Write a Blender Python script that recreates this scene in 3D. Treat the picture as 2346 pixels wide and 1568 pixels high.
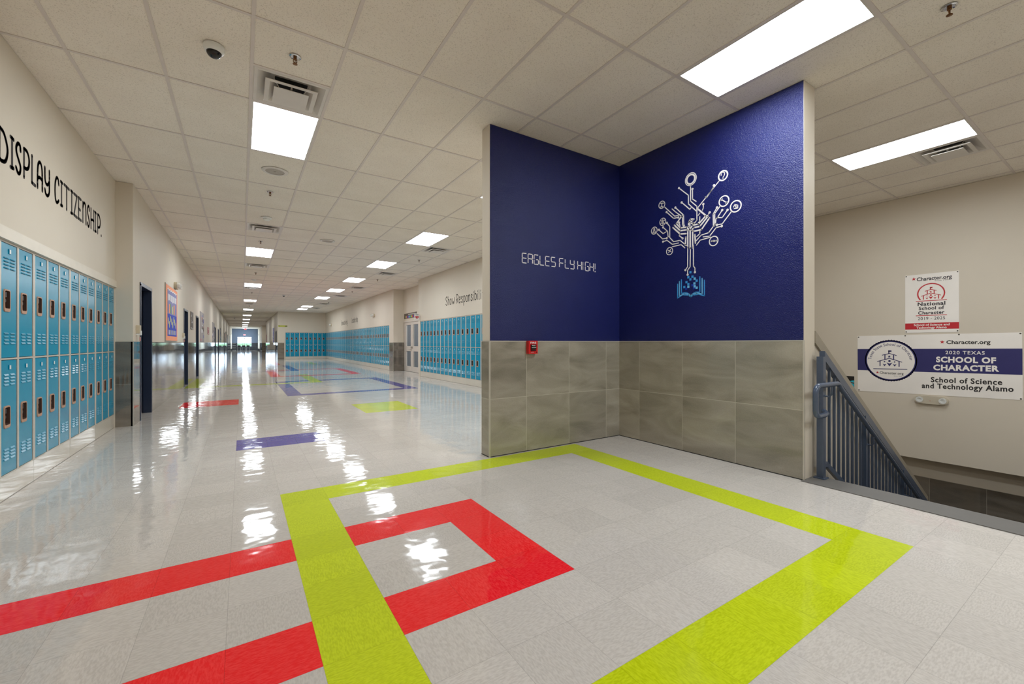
import bpy, bmesh, math, random
from mathutils import Vector, Matrix
random.seed(7)
S = bpy.context.scene
for o in list(bpy.data.objects):
    bpy.data.objects.remove(o)
COL = S.collection
PI = math.pi

# ------------------------------------------------------------------ camera, world, exposure
cam_d = bpy.data.cameras.new('camera')
cam_d.sensor_width = 36.0
cam_d.lens = 968.83 / 2346 * 36.0
cam_d.shift_x = -23.965 / 2346
cam_d.shift_y = 2.32 / 2346
cam_d.clip_start = 0.05
cam_d.clip_end = 400
cam = bpy.data.objects.new('camera', cam_d)
cam.location = (0, 0, 1.2003)
cam.rotation_euler = (PI / 2, 0, -0.58601)
COL.objects.link(cam)
S.camera = cam

W = bpy.data.worlds.new('daylight')
W.use_nodes = True
bg = W.node_tree.nodes['Background']
bg.inputs[0].default_value = (0.62, 0.80, 1.0, 1)
bg.inputs[1].default_value = 2.6
S.world = W

S.view_settings.view_transform = 'Standard'
S.view_settings.look = 'None'
S.view_settings.exposure = 1.32
S.view_settings.gamma = 1.0
S.view_settings.use_curve_mapping = False
S.cycles.max_bounces = 12
S.cycles.diffuse_bounces = 6
S.cycles.glossy_bounces = 5
S.cycles.sample_clamp_indirect = 6.0
S.cycles.caustics_reflective = False
S.cycles.caustics_refractive = False

PANEL = 11.0      # radiance of the ceiling light diffusers

# ------------------------------------------------------------------ materials
def lin(c):
    return tuple(((v / 255) / 12.92 if v / 255 <= 0.04045 else ((v / 255 + 0.055) / 1.055) ** 2.4) for v in c) + (1,)

def mat(name, rgb, rough=0.5, metal=0.0, spec=0.5, coat=0.0, emis=0.0, noise=None, bump=None, trans=0.0, alpha=1.0):
    """noise=(scale, amount) mottles the colour, bump=(scale, strength, distance)."""
    m = bpy.data.materials.new(name)
    m.use_nodes = True
    nt = m.node_tree
    b = nt.nodes['Principled BSDF']
    c = lin(rgb)
    b.inputs['Base Color'].default_value = c
    b.inputs['Roughness'].default_value = rough
    b.inputs['Metallic'].default_value = metal
    b.inputs['Specular IOR Level'].default_value = spec
    b.inputs['Coat Weight'].default_value = coat
    b.inputs['Transmission Weight'].default_value = trans
    b.inputs['Alpha'].default_value = alpha
    if emis:
        b.inputs['Emission Color'].default_value = c
        b.inputs['Emission Strength'].default_value = emis
    tc = nt.nodes.new('ShaderNodeTexCoord')
    sc_n, am = noise if noise else (9.0, 0.03)
    nz = nt.nodes.new('ShaderNodeTexNoise')
    nz.inputs['Scale'].default_value = sc_n
    nz.inputs['Detail'].default_value = 3
    nt.links.new(tc.outputs['Object'], nz.inputs['Vector'])
    mr = nt.nodes.new('ShaderNodeMapRange')
    mr.inputs[1].default_value = 0.3
    mr.inputs[2].default_value = 0.7
    mr.inputs[3].default_value = 1 - am
    mr.inputs[4].default_value = 1 + am
    nt.links.new(nz.outputs['Fac'], mr.inputs[0])
    vm = nt.nodes.new('ShaderNodeVectorMath')
    vm.operation = 'SCALE'
    vm.inputs[0].default_value = c[:3]
    nt.links.new(mr.outputs[0], vm.inputs['Scale'])
    nt.links.new(vm.outputs[0], b.inputs['Base Color'])
    if bump:
        n2 = nt.nodes.new('ShaderNodeTexNoise')
        n2.inputs['Scale'].default_value = bump[0]
        n2.inputs['Detail'].default_value = 2
        nt.links.new(tc.outputs['Object'], n2.inputs['Vector'])
        bp = nt.nodes.new('ShaderNodeBump')
        bp.inputs['Strength'].default_value = bump[1]
        bp.inputs['Distance'].default_value = bump[2]
        nt.links.new(n2.outputs['Fac'], bp.inputs['Height'])
        nt.links.new(bp.outputs[0], b.inputs['Normal'])
    return m

class NT:
    """tiny helper to wire math nodes"""
    def __init__(s, m):
        s.nt = m.node_tree
    def n(s, t, **k):
        x = s.nt.nodes.new(t)
        for a, v in k.items():
            setattr(x, a, v)
        return x
    def l(s, a, b):
        s.nt.links.new(a, b)
    def math(s, op, a, b=None, c=None):
        x = s.n('ShaderNodeMath', operation=op)
        for i, v in enumerate((a, b, c)):
            if v is None: continue
            if isinstance(v, (int, float)): x.inputs[i].default_value = v
            else: s.l(v, x.inputs[i])
        return x.outputs[0]
    def ramp(s, f, a, b, lo, hi):
        x = s.n('ShaderNodeMapRange')
        s.l(f, x.inputs[0])
        for i, v in enumerate((a, b, lo, hi)): x.inputs[i + 1].default_value = v
        return x.outputs[0]
    def mix(s, f, a, b):
        x = s.n('ShaderNodeMix', data_type='RGBA')
        for i, v in ((0, f), (6, a), (7, b)):
            if isinstance(v, (tuple, list)): x.inputs[i].default_value = v
            elif isinstance(v, (int, float)): x.inputs[i].default_value = v
            else: s.l(v, x.inputs[i])
        return x.outputs[2]

def vct(name, rgb, fleck, am, seam=0.24):
    """vinyl composition tile: UV unit = one 12 inch tile, grain turned a quarter in every second tile"""
    m = bpy.data.materials.new(name); m.use_nodes = True
    k = NT(m); b = m.node_tree.nodes['Principled BSDF']
    uv = k.n('ShaderNodeUVMap').outputs[0]
    fl = k.n('ShaderNodeVectorMath', operation='FLOOR'); k.l(uv, fl.inputs[0])
    wn = k.n('ShaderNodeTexWhiteNoise', noise_dimensions='2D'); k.l(fl.outputs[0], wn.inputs['Vector'])
    sx = k.n('ShaderNodeSeparateXYZ'); k.l(fl.outputs[0], sx.inputs[0])
    par = k.math('MODULO', k.math('ABSOLUTE', k.math('ADD', sx.outputs[0], sx.outputs[1])), 2.0)
    def streak(scl):
        mp = k.n('ShaderNodeMapping'); mp.inputs['Scale'].default_value = scl; k.l(uv, mp.inputs[0])
        ad = k.n('ShaderNodeVectorMath', operation='MULTIPLY_ADD')
        k.l(wn.outputs['Color'], ad.inputs[0]); ad.inputs[1].default_value = (9, 9, 9); k.l(mp.outputs[0], ad.inputs[2])
        nz = k.n('ShaderNodeTexNoise'); nz.inputs['Scale'].default_value = 1.0; nz.inputs['Detail'].default_value = 2
        k.l(ad.outputs[0], nz.inputs['Vector'])
        return nz.outputs['Fac']
    a = streak((14, 46, 1)); c = streak((46, 14, 1))
    f = k.mix(par, a, c)
    fr = k.ramp(f, 0.38, 0.66, 0.0, 1.0)
    col = k.mix(k.math('MULTIPLY', fr, am), lin(rgb), lin(fleck))
    tint = k.ramp(wn.outputs['Value'], 0, 1, 0.955, 1.035)
    # seams
    fra = k.n('ShaderNodeVectorMath', operation='FRACTION'); k.l(uv, fra.inputs[0])
    sf = k.n('ShaderNodeSeparateXYZ'); k.l(fra.outputs[0], sf.inputs[0])
    def near(o):
        return k.math('MINIMUM', o, k.math('SUBTRACT', 1.0, o))
    d = k.math('MINIMUM', near(sf.outputs[0]), near(sf.outputs[1]))
    seamf = k.math('LESS_THAN', d, 0.0035)
    sc = k.math('MULTIPLY', tint, k.math('SUBTRACT', 1.0, k.math('MULTIPLY', seamf, seam)))
    vm = k.n('ShaderNodeVectorMath', operation='SCALE'); k.l(col, vm.inputs[0]); k.l(sc, vm.inputs['Scale'])
    k.l(vm.outputs[0], b.inputs['Base Color'])
    b.inputs['Roughness'].default_value = 0.065
    b.inputs['Specular IOR Level'].default_value = 0.32
    # waxed, slightly wavy surface, each tile a hair off level
    mp = k.n('ShaderNodeMapping'); mp.inputs['Scale'].default_value = (1.1, 1.1, 1); k.l(uv, mp.inputs[0])
    nz = k.n('ShaderNodeTexNoise'); nz.inputs['Scale'].default_value = 1.5; nz.inputs['Detail'].default_value = 1.6; nz.inputs['Roughness'].default_value = 0.6
    k.l(mp.outputs[0], nz.inputs['Vector'])
    cen = k.n('ShaderNodeVectorMath', operation='SUBTRACT'); k.l(wn.outputs['Color'], cen.inputs[0]); cen.inputs[1].default_value = (.5, .5, .5)
    geo = k.n('ShaderNodeVectorMath', operation='MULTIPLY_ADD')
    k.l(cen.outputs[0], geo.inputs[0]); geo.inputs[1].default_value = (0.005, 0.005, 0)
    g = k.n('ShaderNodeNewGeometry'); k.l(g.outputs['Normal'], geo.inputs[2])
    bp = k.n('ShaderNodeBump'); bp.inputs['Strength'].default_value = 1.0; bp.inputs['Distance'].default_value = 0.0030
    k.l(nz.outputs['Fac'], bp.inputs['Height']); k.l(geo.outputs[0], bp.inputs['Normal'])
    k.l(bp.outputs[0], b.inputs['Normal'])
    return m

def walltile(name, dark, light, rough=0.16, spec=0.5, grout=(150, 142, 128), wav=0.0016, coat=0.0):
    """large format stone-look porcelain; UV unit = one 24 inch tile, horizontal cloudy veining"""
    m = bpy.data.materials.new(name); m.use_nodes = True
    k = NT(m); b = m.node_tree.nodes['Principled BSDF']
    uv = k.n('ShaderNodeUVMap').outputs[0]
    fl = k.n('ShaderNodeVectorMath', operation='FLOOR'); k.l(uv, fl.inputs[0])
    wn = k.n('ShaderNodeTexWhiteNoise', noise_dimensions='2D'); k.l(fl.outputs[0], wn.inputs['Vector'])
    ad = k.n('ShaderNodeVectorMath', operation='MULTIPLY_ADD')
    k.l(wn.outputs['Color'], ad.inputs[0]); ad.inputs[1].default_value = (17, 17, 17); k.l(uv, ad.inputs[2])
    rot = k.n('ShaderNodeMapping'); rot.inputs['Rotation'].default_value = (0, 0, 0.16); rot.inputs['Scale'].default_value = (0.9, 2.6, 1)
    k.l(ad.outputs[0], rot.inputs[0])
    n1 = k.n('ShaderNodeTexNoise'); n1.inputs['Scale'].default_value = 1.1; n1.inputs['Detail'].default_value = 6; n1.inputs['Distortion'].default_value = 0.8
    k.l(rot.outputs[0], n1.inputs['Vector'])
    n2 = k.n('ShaderNodeTexNoise'); n2.inputs['Scale'].default_value = 60; n2.inputs['Detail'].default_value = 3
    k.l(uv, n2.inputs['Vector'])
    f = k.math('ADD', k.ramp(n1.outputs['Fac'], 0.25, 0.75, 0, 1), k.math('MULTIPLY', k.math('SUBTRACT', n2.outputs['Fac'], 0.5), 0.5))
    col = k.mix(k.math('MAXIMUM', k.math('MINIMUM', f, 1.0), 0.0), lin(dark), lin(light))
    tint = k.ramp(wn.outputs['Value'], 0, 1, 0.88, 1.1)
    vm = k.n('ShaderNodeVectorMath', operation='SCALE'); k.l(col, vm.inputs[0]); k.l(tint, vm.inputs['Scale'])
    fra = k.n('ShaderNodeVectorMath', operation='FRACTION'); k.l(uv, fra.inputs[0])
    sf = k.n('ShaderNodeSeparateXYZ'); k.l(fra.outputs[0], sf.inputs[0])
    near = lambda o: k.math('MINIMUM', o, k.math('SUBTRACT', 1.0, o))
    d = k.math('MINIMUM', near(sf.outputs[0]), near(sf.outputs[1]))
    gf = k.math('LESS_THAN', d, 0.0045)
    k.l(k.mix(gf, vm.outputs[0], lin(grout)), b.inputs['Base Color'])
    b.inputs['Roughness'].default_value = rough
    b.inputs['Specular IOR Level'].default_value = spec
    b.inputs['Coat Weight'].default_value = coat
    b.inputs['Coat Roughness'].default_value = 0.03
    cen = k.n('ShaderNodeVectorMath', operation='SUBTRACT'); k.l(wn.outputs['Color'], cen.inputs[0]); cen.inputs[1].default_value = (.5, .5, .5)
    geo = k.n('ShaderNodeVectorMath', operation='MULTIPLY_ADD')
    k.l(cen.outputs[0], geo.inputs[0]); geo.inputs[1].default_value = (0.007, 0.007, 0.002)
    g = k.n('ShaderNodeNewGeometry'); k.l(g.outputs['Normal'], geo.inputs[2])
    mp = k.n('ShaderNodeMapping'); mp.inputs['Scale'].default_value = (1.6, 0.35, 1); k.l(uv, mp.inputs[0])
    nz = k.n('ShaderNodeTexNoise'); nz.inputs['Scale'].default_value = 1.5; nz.inputs['Detail'].default_value = 2; k.l(mp.outputs[0], nz.inputs['Vector'])
    bp = k.n('ShaderNodeBump'); bp.inputs['Strength'].default_value = 1.0; bp.inputs['Distance'].default_value = wav
    k.l(nz.outputs['Fac'], bp.inputs['Height']); k.l(geo.outputs[0], bp.inputs['Normal']); k.l(bp.outputs[0], b.inputs['Normal'])
    return m

def ceiling_tile_mat():
    m = bpy.data.materials.new('acoustic_tile'); m.use_nodes = True
    k = NT(m); b = m.node_tree.nodes['Principled BSDF']
    tc = k.n('ShaderNodeTexCoord').outputs['Object']
    n1 = k.n('ShaderNodeTexNoise'); n1.inputs['Scale'].default_value = 130; n1.inputs['Detail'].default_value = 2; k.l(tc, n1.inputs['Vector'])
    pit = k.ramp(n1.outputs['Fac'], 0.56, 0.66, 0.0, 1.0)
    n3 = k.n('ShaderNodeTexNoise'); n3.inputs['Scale'].default_value = 2.2; k.l(tc, n3.inputs['Vector'])
    c0 = k.mix(k.ramp(n3.outputs['Fac'], .3, .7, 0, 1), lin((228, 220, 208)), lin((234, 227, 216)))
    k.l(k.mix(k.math('MULTIPLY', pit, 0.42), c0, lin((170, 160, 146))), b.inputs['Base Color'])
    b.inputs['Roughness'].default_value = 0.9
    b.inputs['Specular IOR Level'].default_value = 0.2
    return m

M = {}
M['wall'] = mat('warm_wall_paint', (209, 199, 183), 0.55, spec=0.3, noise=(1.2, 0.015), bump=(160, 0.10, 0.002))
M['trim'] = mat('cream_trim_paint', (214, 205, 189), 0.4)
M['white_floor'] = vct('vinyl_tile_pale_grey', (205, 199, 192), (186, 179, 172), 0.75)
M['lime_floor'] = vct('vinyl_tile_lime', (202, 216, 30), (176, 192, 14), 0.75)
M['red_floor'] = vct('vinyl_tile_red', (240, 26, 34), (252, 66, 66), 0.65)
M['blue_floor'] = vct('vinyl_tile_violet', (82, 78, 150), (98, 94, 164), 0.6)
M['tile'] = walltile('stone_look_wall_tile', (128, 122, 108), (172, 165, 150), grout=(186, 178, 162))
M['tile_shaded'] = walltile('shaded_stone_wall_tile', (84, 77, 68), (120, 111, 99), rough=0.05, spec=0.9, coat=1.0)  # same stone tile as above, dimmer corridor light put into its colour
M['navy'] = mat('navy_wall_paint', (17, 26, 90), 0.27, spec=0.42, noise=(3, 0.05), bump=(140, 0.8, 0.007))
M['ceil'] = ceiling_tile_mat()
M['grid'] = mat('ceiling_grid_metal', (210, 201, 195), 0.45)
M['metal_edge'] = mat('satin_metal_edge', (196, 190, 178), 0.35, metal=0.3)
M['diffuser'] = mat('lit_diffuser', (243, 250, 255), 0.5, emis=PANEL)
M['vent'] = mat('white_enamel', (206, 200, 193), 0.3)
M['dark'] = mat('black_void', (14, 13, 13), 0.7)
M['locker'] = mat('teal_locker_enamel', (0, 140, 174), 0.22, spec=0.36, noise=(2, 0.03), bump=(8, 0.15, 0.002))
M['locker_frame'] = mat('grey_locker_frame_enamel', (196, 188, 176), 0.3)
M['locker_base'] = mat('glossy_cream_base_tile', (206, 199, 186), 0.12, noise=(1.2, 0.05))
M['cup'] = mat('copper_plastic', (182, 140, 114), 0.4)
M['cup_in'] = mat('dark_copper_recess', (74, 50, 40), 0.5)
M['plate'] = mat('white_number_plate', (226, 228, 226), 0.35)
M['black'] = mat('black_plastic', (22, 21, 22), 0.3)
M['chrome'] = mat('chrome', (200, 200, 200), 0.15, metal=1.0)
M['brass'] = mat('brass', (120, 84, 50), 0.3, metal=0.8)
M['door_navy'] = mat('navy_door_enamel', (40, 50, 72), 0.3)
M['door_grey'] = mat('pale_grey_door_enamel', (205, 197, 188), 0.35)
M['glass'] = mat('clear_glass', (225, 235, 240), 0.02, alpha=0.10)
M['end_wall'] = mat('slate_blue_wall_paint', (112, 126, 146), 0.5)
M['end_tile'] = walltile('charcoal_wall_tile', (44, 48, 54), (64, 68, 74), rough=0.3)
M['rubber'] = mat('grey_ribbed_rubber', (104, 101, 97), 0.6, bump=(300, 0.3, 0.001))
M['rail'] = mat('slate_blue_rail_enamel', (70, 82, 102), 0.26, spec=0.6, noise=(20, 0.03))
M['ink'] = mat('black_brown_vinyl', (44, 37, 35), 0.6)
M['ink_grey'] = mat('dark_grey_ink', (52, 46, 52), 0.5)
M['ink_navy'] = mat('navy_ink', (44, 42, 100), 0.5)
M['ink_black'] = mat('black_ink', (34, 30, 30), 0.5)
M['white_vinyl'] = mat('white_vinyl', (232, 226, 224), 0.45)
M['sky_vinyl'] = mat('sky_blue_vinyl', (60, 150, 220), 0.4)
M['pale_sky_vinyl'] = mat('pale_sky_blue_vinyl', (110, 185, 232), 0.4)
M['deep_vinyl'] = mat('deep_blue_vinyl', (10, 50, 160), 0.4)
M['banner'] = mat('white_banner_vinyl', (240, 234, 227), 0.4, noise=(2.5, 0.03), bump=(5, 0.5, 0.01))
M['banner_red'] = mat('red_ink', (192, 38, 48), 0.45)
M['red_plastic'] = mat('red_plastic', (206, 26, 30), 0.3)
M['grommet'] = mat('aged_grommet', (96, 92, 84), 0.4, metal=0.6)
M['smoke_plastic'] = mat('grey_translucent_plastic', (225, 220, 212), 0.08, alpha=0.22)
M['beige_plastic'] = mat('beige_plastic', (196, 184, 160), 0.4)
M['exit'] = mat('lit_red_exit_letters', (255, 60, 70), 0.5, emis=1.6)
M['stair'] = mat('grey_stair_rubber', (88, 86, 84), 0.6)
M['lawn'] = mat('dry_pale_grass', (196, 206, 176), 0.9, noise=(0.5, 0.15))
M['hedge'] = mat('leafy_hedge', (120, 150, 110), 0.9, noise=(2, 0.4))
M['orange'] = mat('orange_paper', (232, 150, 112), 0.7)
M['cobalt'] = mat('cobalt_paper', (40, 62, 168), 0.7)
M['mauve'] = mat('grey_mauve_paper', (128, 128, 168), 0.7)
M['white_paper'] = mat('white_paper', (232, 230, 228), 0.6)
M['yellow_paper'] = mat('pale_yellow_paper', (202, 200, 128), 0.7)
M['green_paper'] = mat('green_paper', (112, 150, 110), 0.7)
M['pink_paper'] = mat('dusty_pink_paper', (186, 130, 128), 0.7)
M['brown_paper'] = mat('brown_photo_print', (92, 78, 68), 0.5)
M['grey_paper'] = mat('grey_print', (150, 142, 140), 0.5)
M['yellow_green'] = mat('yellow_green_sign', (178, 180, 60), 0.5)
M['cap'] = mat('taupe_cap_paint', (150, 141, 125), 0.5)
M['dim'] = mat('dim_grey_paint', (92, 95, 102), 0.6)
M['cyan'] = mat('cyan_print', (40, 180, 200), 0.5)
M['steel'] = mat('brushed_steel', (176, 170, 160), 0.35, metal=0.5)

# ------------------------------------------------------------------ mesh helpers
class MB:
    """collects faces; every vertex pair (u,v) is optional"""
    def __init__(s):
        s.v = []; s.f = []; s.m = []; s.uv = []
    def quad(s, pts, mi=0, uv=None):
        b = len(s.v); s.v += [tuple(p) for p in pts]
        s.f.append(tuple(range(b, b + len(pts)))); s.m.append(mi); s.uv.append(uv)
    def box(s, x0, x1, y0, y1, z0, z1, mi=0, tileuv=None):
        """tileuv=(size, off_h, off_z): planar UVs measured in tiles"""
        if x0 > x1: x0, x1 = x1, x0
        if y0 > y1: y0, y1 = y1, y0
        if z0 > z1: z0, z1 = z1, z0
        P = lambda a, b, c: (a, b, c)
        faces = [
            ([P(x0, y0, z0), P(x0, y0, z1), P(x0, y1, z1), P(x0, y1, z0)], 1),
            ([P(x1, y0, z0), P(x1, y1, z0), P(x1, y1, z1), P(x1, y0, z1)], 1),
            ([P(x0, y0, z0), P(x1, y0, z0), P(x1, y0, z1), P(x0, y0, z1)], 0),
            ([P(x0, y1, z0), P(x0, y1, z1), P(x1, y1, z1), P(x1, y1, z0)], 0),
            ([P(x0, y0, z0), P(x0, y1, z0), P(x1, y1, z0), P(x1, y0, z0)], 2),
            ([P(x0, y0, z1), P(x1, y0, z1), P(x1, y1, z1), P(x0, y1, z1)], 2)]
        for pts, ax in faces:
            uv = None
            if tileuv:
                t, oh, oz = tileuv
                if ax == 2: uv = [((p[0] - oh) / t + .31, (p[1]) / t + .27) for p in pts]
                else: uv = [((p[ax] - oh) / t, (p[2] - oz) / t) for p in pts]
            s.quad(pts, mi, uv)
    def prism(s, poly, fr, d0, d1, mi=0):
        """poly in (u,v) counter clockwise seen by the viewer; fr(u,v,d) -> point"""
        n = len(poly)
        a = [fr(u, v, d0) for u, v in poly]; b = [fr(u, v, d1) for u, v in poly]
        s.quad(b, mi)
        s.quad(a[::-1], mi)
        for i in range(n):
            j = (i + 1) % n
            s.quad([a[i], a[j], b[j], b[i]], mi)
    def tube(s, pts, r, n=10, mi=0, cap=True):
        pts = [Vector(p) for p in pts]
        rings = []
        up = None
        for i, p in enumerate(pts):
            if i == 0: t = pts[1] - p
            elif i == len(pts) - 1: t = p - pts[i - 1]
            else: t = (pts[i + 1] - p).normalized() + (p - pts[i - 1]).normalized()
            t.normalize()
            if up is None:
                up = Vector((0, 0, 1)) if abs(t.z) < 0.9 else Vector((1, 0, 0))
            a = t.cross(up)
            if a.length < 1e-4:
                up = Vector((0, 1, 0)); a = t.cross(up)
            a.normalize(); up = a.cross(t).normalized()
            rr = r[i] if isinstance(r, (list, tuple)) else r
            rings.append([p + (a * math.cos(2 * PI * q / n) + up * math.sin(2 * PI * q / n)) * rr for q in range(n)])
        b = len(s.v)
        for R in rings: s.v += [tuple(x) for x in R]
        for i in range(len(rings) - 1):
            for q in range(n):
                q2 = (q + 1) % n
                s.f.append((b + i * n + q, b + i * n + q2, b + (i + 1) * n + q2, b + (i + 1) * n + q)); s.m.append(mi); s.uv.append(None)
        if cap:
            s.f.append(tuple(b + q for q in range(n))[::-1]); s.m.append(mi); s.uv.append(None)
            e = b + (len(rings) - 1) * n
            s.f.append(tuple(e + q for q in range(n))); s.m.append(mi); s.uv.append(None)
    def lathe(s, prof, c=(0, 0, 0), n=24, mi=0, axis='z'):
        """prof: list of (radius, height)"""
        b = len(s.v)
        for r, h in prof:
            for q in range(n):
                x, y = r * math.cos(2 * PI * q / n), r * math.sin(2 * PI * q / n)
                p = (x, y, h) if axis == 'z' else ((h, x, y) if axis == 'x' else (x, h, y))
                s.v.append((c[0] + p[0], c[1] + p[1], c[2] + p[2]))
        for i in range(len(prof) - 1):
            for q in range(n):
                q2 = (q + 1) % n
                s.f.append((b + i * n + q, b + i * n + q2, b + (i + 1) * n + q2, b + (i + 1) * n + q)); s.m.append(mi); s.uv.append(None)
    def mesh(s, name, mats, smooth=False):
        me = bpy.data.meshes.new(name)
        me.from_pydata(s.v, [], s.f)
        for m in mats: me.materials.append(m)
        me.polygons.foreach_set('material_index', s.m)
        if any(u is not None for u in s.uv):
            lay = me.uv_layers.new(name='UVMap')
            i = 0
            for f, u in zip(s.f, s.uv):
                for q in range(len(f)):
                    if u is not None: lay.data[i].uv = u[q]
                    i += 1
        me.validate(); me.update()
        if smooth:
            me.polygons.foreach_set('use_smooth', [True] * len(me.polygons))
            try: me.set_sharp_from_angle(angle=math.radians(40))
            except Exception: pass
        return me
    def build(s, name, mats, parent=None, smooth=False, **props):
        if not isinstance(mats, (list, tuple)): mats = [mats]
        o = bpy.data.objects.new(name, s.mesh(name, mats, smooth))
        COL.objects.link(o)
        if parent is not None: o.parent = parent
        for k, v in props.items(): o[k] = v
        return o

def bev(o, w=0.003, seg=2):
    md = o.modifiers.new('bevel', 'BEVEL'); md.width = w; md.segments = seg; md.limit_method = 'ANGLE'
    return o

def thing(name, label, cat, loc=(0, 0, 0), rz=0.0, group=None):
    o = bpy.data.objects.new(name, None); COL.objects.link(o)
    o.location = loc; o.rotation_euler = (0, 0, rz); o.empty_display_size = 0.1
    o['label'] = label; o['category'] = cat
    if group: o['group'] = group
    return o

KIDS = {}
def copy_tree(o, parent=None):
    """a copy of a thing with copies of its parts and sub-parts"""
    c = o.copy(); COL.objects.link(c)
    if parent is not None: c.parent = parent
    for ch in KIDS.get(o.name, []): copy_tree(ch, c)
    return c
def wpart(mb, name, mats, parent, smooth=False, **k):
    """a part whose mesh was written in world coordinates"""
    o = mb.build(name, mats, parent, smooth, **k)
    p = parent; off = Vector((0, 0, 0))
    while p is not None: off += p.matrix_parent_inverse.translation + p.location; p = p.parent
    o.matrix_parent_inverse = Matrix.Translation(-off)
    return o
def register(root):
    """remember the children of a finished thing so that it can be copied fast"""
    allo = {}
    for o in COL.objects:
        if o.parent is not None: allo.setdefault(o.parent.name, []).append(o)
    def rec(o):
        KIDS[o.name] = allo.get(o.name, [])
        for c in KIDS[o.name]: rec(c)
    rec(root)

def structure(mb, name, mats, parent=None, **k):
    o = mb.build(name, mats, parent, **k)
    if parent is None: o['kind'] = 'structure'
    return o

# frames on walls: u runs the way one reads, v is up, d comes off the wall towards the viewer
def fr_east(x):    # wall whose face looks to -x ; u = -y
    return lambda u, v, d=0.0: (x - d, -u, v)
def fr_west(x):    # wall whose face looks to +x ; u = y
    return lambda u, v, d=0.0: (x + d, u, v)
def fr_north(y):   # wall whose face looks to -y ; u = x
    return lambda u, v, d=0.0: (u, y - d, v)

def seg(mb, fr, p, q, w, d0, d1, mi=0):
    (a, b), (c, e) = p, q
    L = math.hypot(c - a, e - b)
    if L < 1e-6: return
    nx, ny = -(e - b) / L * w / 2, (c - a) / L * w / 2
    mb.prism([(a - nx, b - ny), (c - nx, e - ny), (c + nx, e + ny), (a + nx, b + ny)], fr, d0, d1, mi)
def disc(mb, fr, c, r, d0, d1, mi=0, n=14, sx=1.0):
    mb.prism([(c[0] + sx * r * math.cos(2 * PI * i / n), c[1] + r * math.sin(2 * PI * i / n)) for i in range(n)], fr, d0, d1, mi)
def ring(mb, fr, c, r, w, d0, d1, mi=0, n=28, a0=0, a1=2 * PI, teeth=0):
    for i in range(n):
        t0 = a0 + (a1 - a0) * i / n; t1 = a0 + (a1 - a0) * (i + 1) / n
        ri, ro = r - w / 2, r + w / 2
        r0 = ro + (teeth if i % 2 else 0); r1 = ro + (teeth if (i + 1) % 2 else 0)
        f = lambda rr, t: (c[0] + rr * math.cos(t), c[1] + rr * math.sin(t))
        mb.prism([f(ri, t0), f(r0, t0), f(r1, t1), f(ri, t1)], fr, d0, d1, mi)
def stroke(mb, fr, pts, w, d0, d1, mi=0):
    for i in range(len(pts) - 1): seg(mb, fr, pts[i], pts[i + 1], w, d0, d1, mi)
    for p in pts: disc(mb, fr, p, w / 2, d0, d1, mi, 8)
def star(mb, fr, c, r, d0, d1, mi=0):
    P = [(c[0] + (r if i % 2 == 0 else r * .42) * math.sin(PI * i / 5) * -1, c[1] + (r if i % 2 == 0 else r * .42) * math.cos(PI * i / 5)) for i in range(10)]
    for i in range(10):
        mb.prism([c, P[i], P[(i + 1) % 10]], fr, d0, d1, mi)

# built-in font text -> flat mesh faces appended to an MB
def font_faces(body, bold=0.0, spacing=1.0):
    cu = bpy.data.curves.new('t', 'FONT'); cu.body = body; cu.size = 1.0; cu.offset = bold; cu.space_character = spacing
    cu.resolution_u = 3; cu.align_x = 'LEFT'
    o = bpy.data.objects.new('t', cu); COL.objects.link(o)
    bpy.context.view_layer.update()
    me = bpy.data.meshes.new_from_object(o.evaluated_get(bpy.context.evaluated_depsgraph_get()))
    vs = [(v.co.x, v.co.y) for v in me.vertices]; fs = [tuple(p.vertices) for p in me.polygons]
    bpy.data.objects.remove(o); bpy.data.curves.remove(cu); bpy.data.meshes.remove(me)
    return vs, fs
_cap = None
def text(mb, fr, body, cu, cv, width, cap, d, mi=0, bold=0.0, spacing=1.0, slope=0.0):
    """centre (cu, baseline+cap/2), given width and capital height"""
    global _cap
    if _cap is None:
        vs, _ = font_faces('H'); _cap = max(v[1] for v in vs) - min(v[1] for v in vs)
    vs, fs = font_faces(body, bold, spacing)
    x0 = min(v[0] for v in vs); x1 = max(v[0] for v in vs)
    sx = width / (x1 - x0); sy = cap / _cap
    b = len(mb.v)
    for x, y in vs:
        uu = (x - (x0 + x1) / 2) * sx
        mb.v.append(fr(cu + uu, cv - cap / 2 + y * sy + slope * uu, d))
    for f in fs:
        mb.f.append(tuple(b + i for i in f)); mb.m.append(mi); mb.uv.append(None)
def arc_text(mb, fr, body, c, r, cap, a_start, a_end, d, mi=0):
    n = len(body)
    vsH, _ = font_faces('H'); caph = max(v[1] for v in vsH)
    s = cap / caph
    adv = []
    for ch in body:
        if ch == ' ': adv.append(0.32); continue
        vs, _ = font_faces(ch); adv.append(max(v[0] for v in vs) - min(v[0] for v in vs) + 0.10)
    tot = sum(adv); acc = 0
    for ch, a in zip(body, adv):
        t = a_start + (a_end - a_start) * (acc + a / 2) / tot; acc += a
        if ch == ' ': continue
        vs, fs = font_faces(ch, 0.01)
        xm = (max(v[0] for v in vs) + min(v[0] for v in vs)) / 2
        sx = abs(a_end - a_start) * r / tot
        b = len(mb.v)
        for x, y in vs:
            xx, yy = (x - xm) * sx, y * s + r
            mb.v.append(fr(c[0] + yy * math.cos(t) + xx * math.sin(t), c[1] + yy * math.sin(t) - xx * math.cos(t), d))
        for f in fs:
            mb.f.append(tuple(b + i for i in f)); mb.m.append(mi); mb.uv.append(None)

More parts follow.
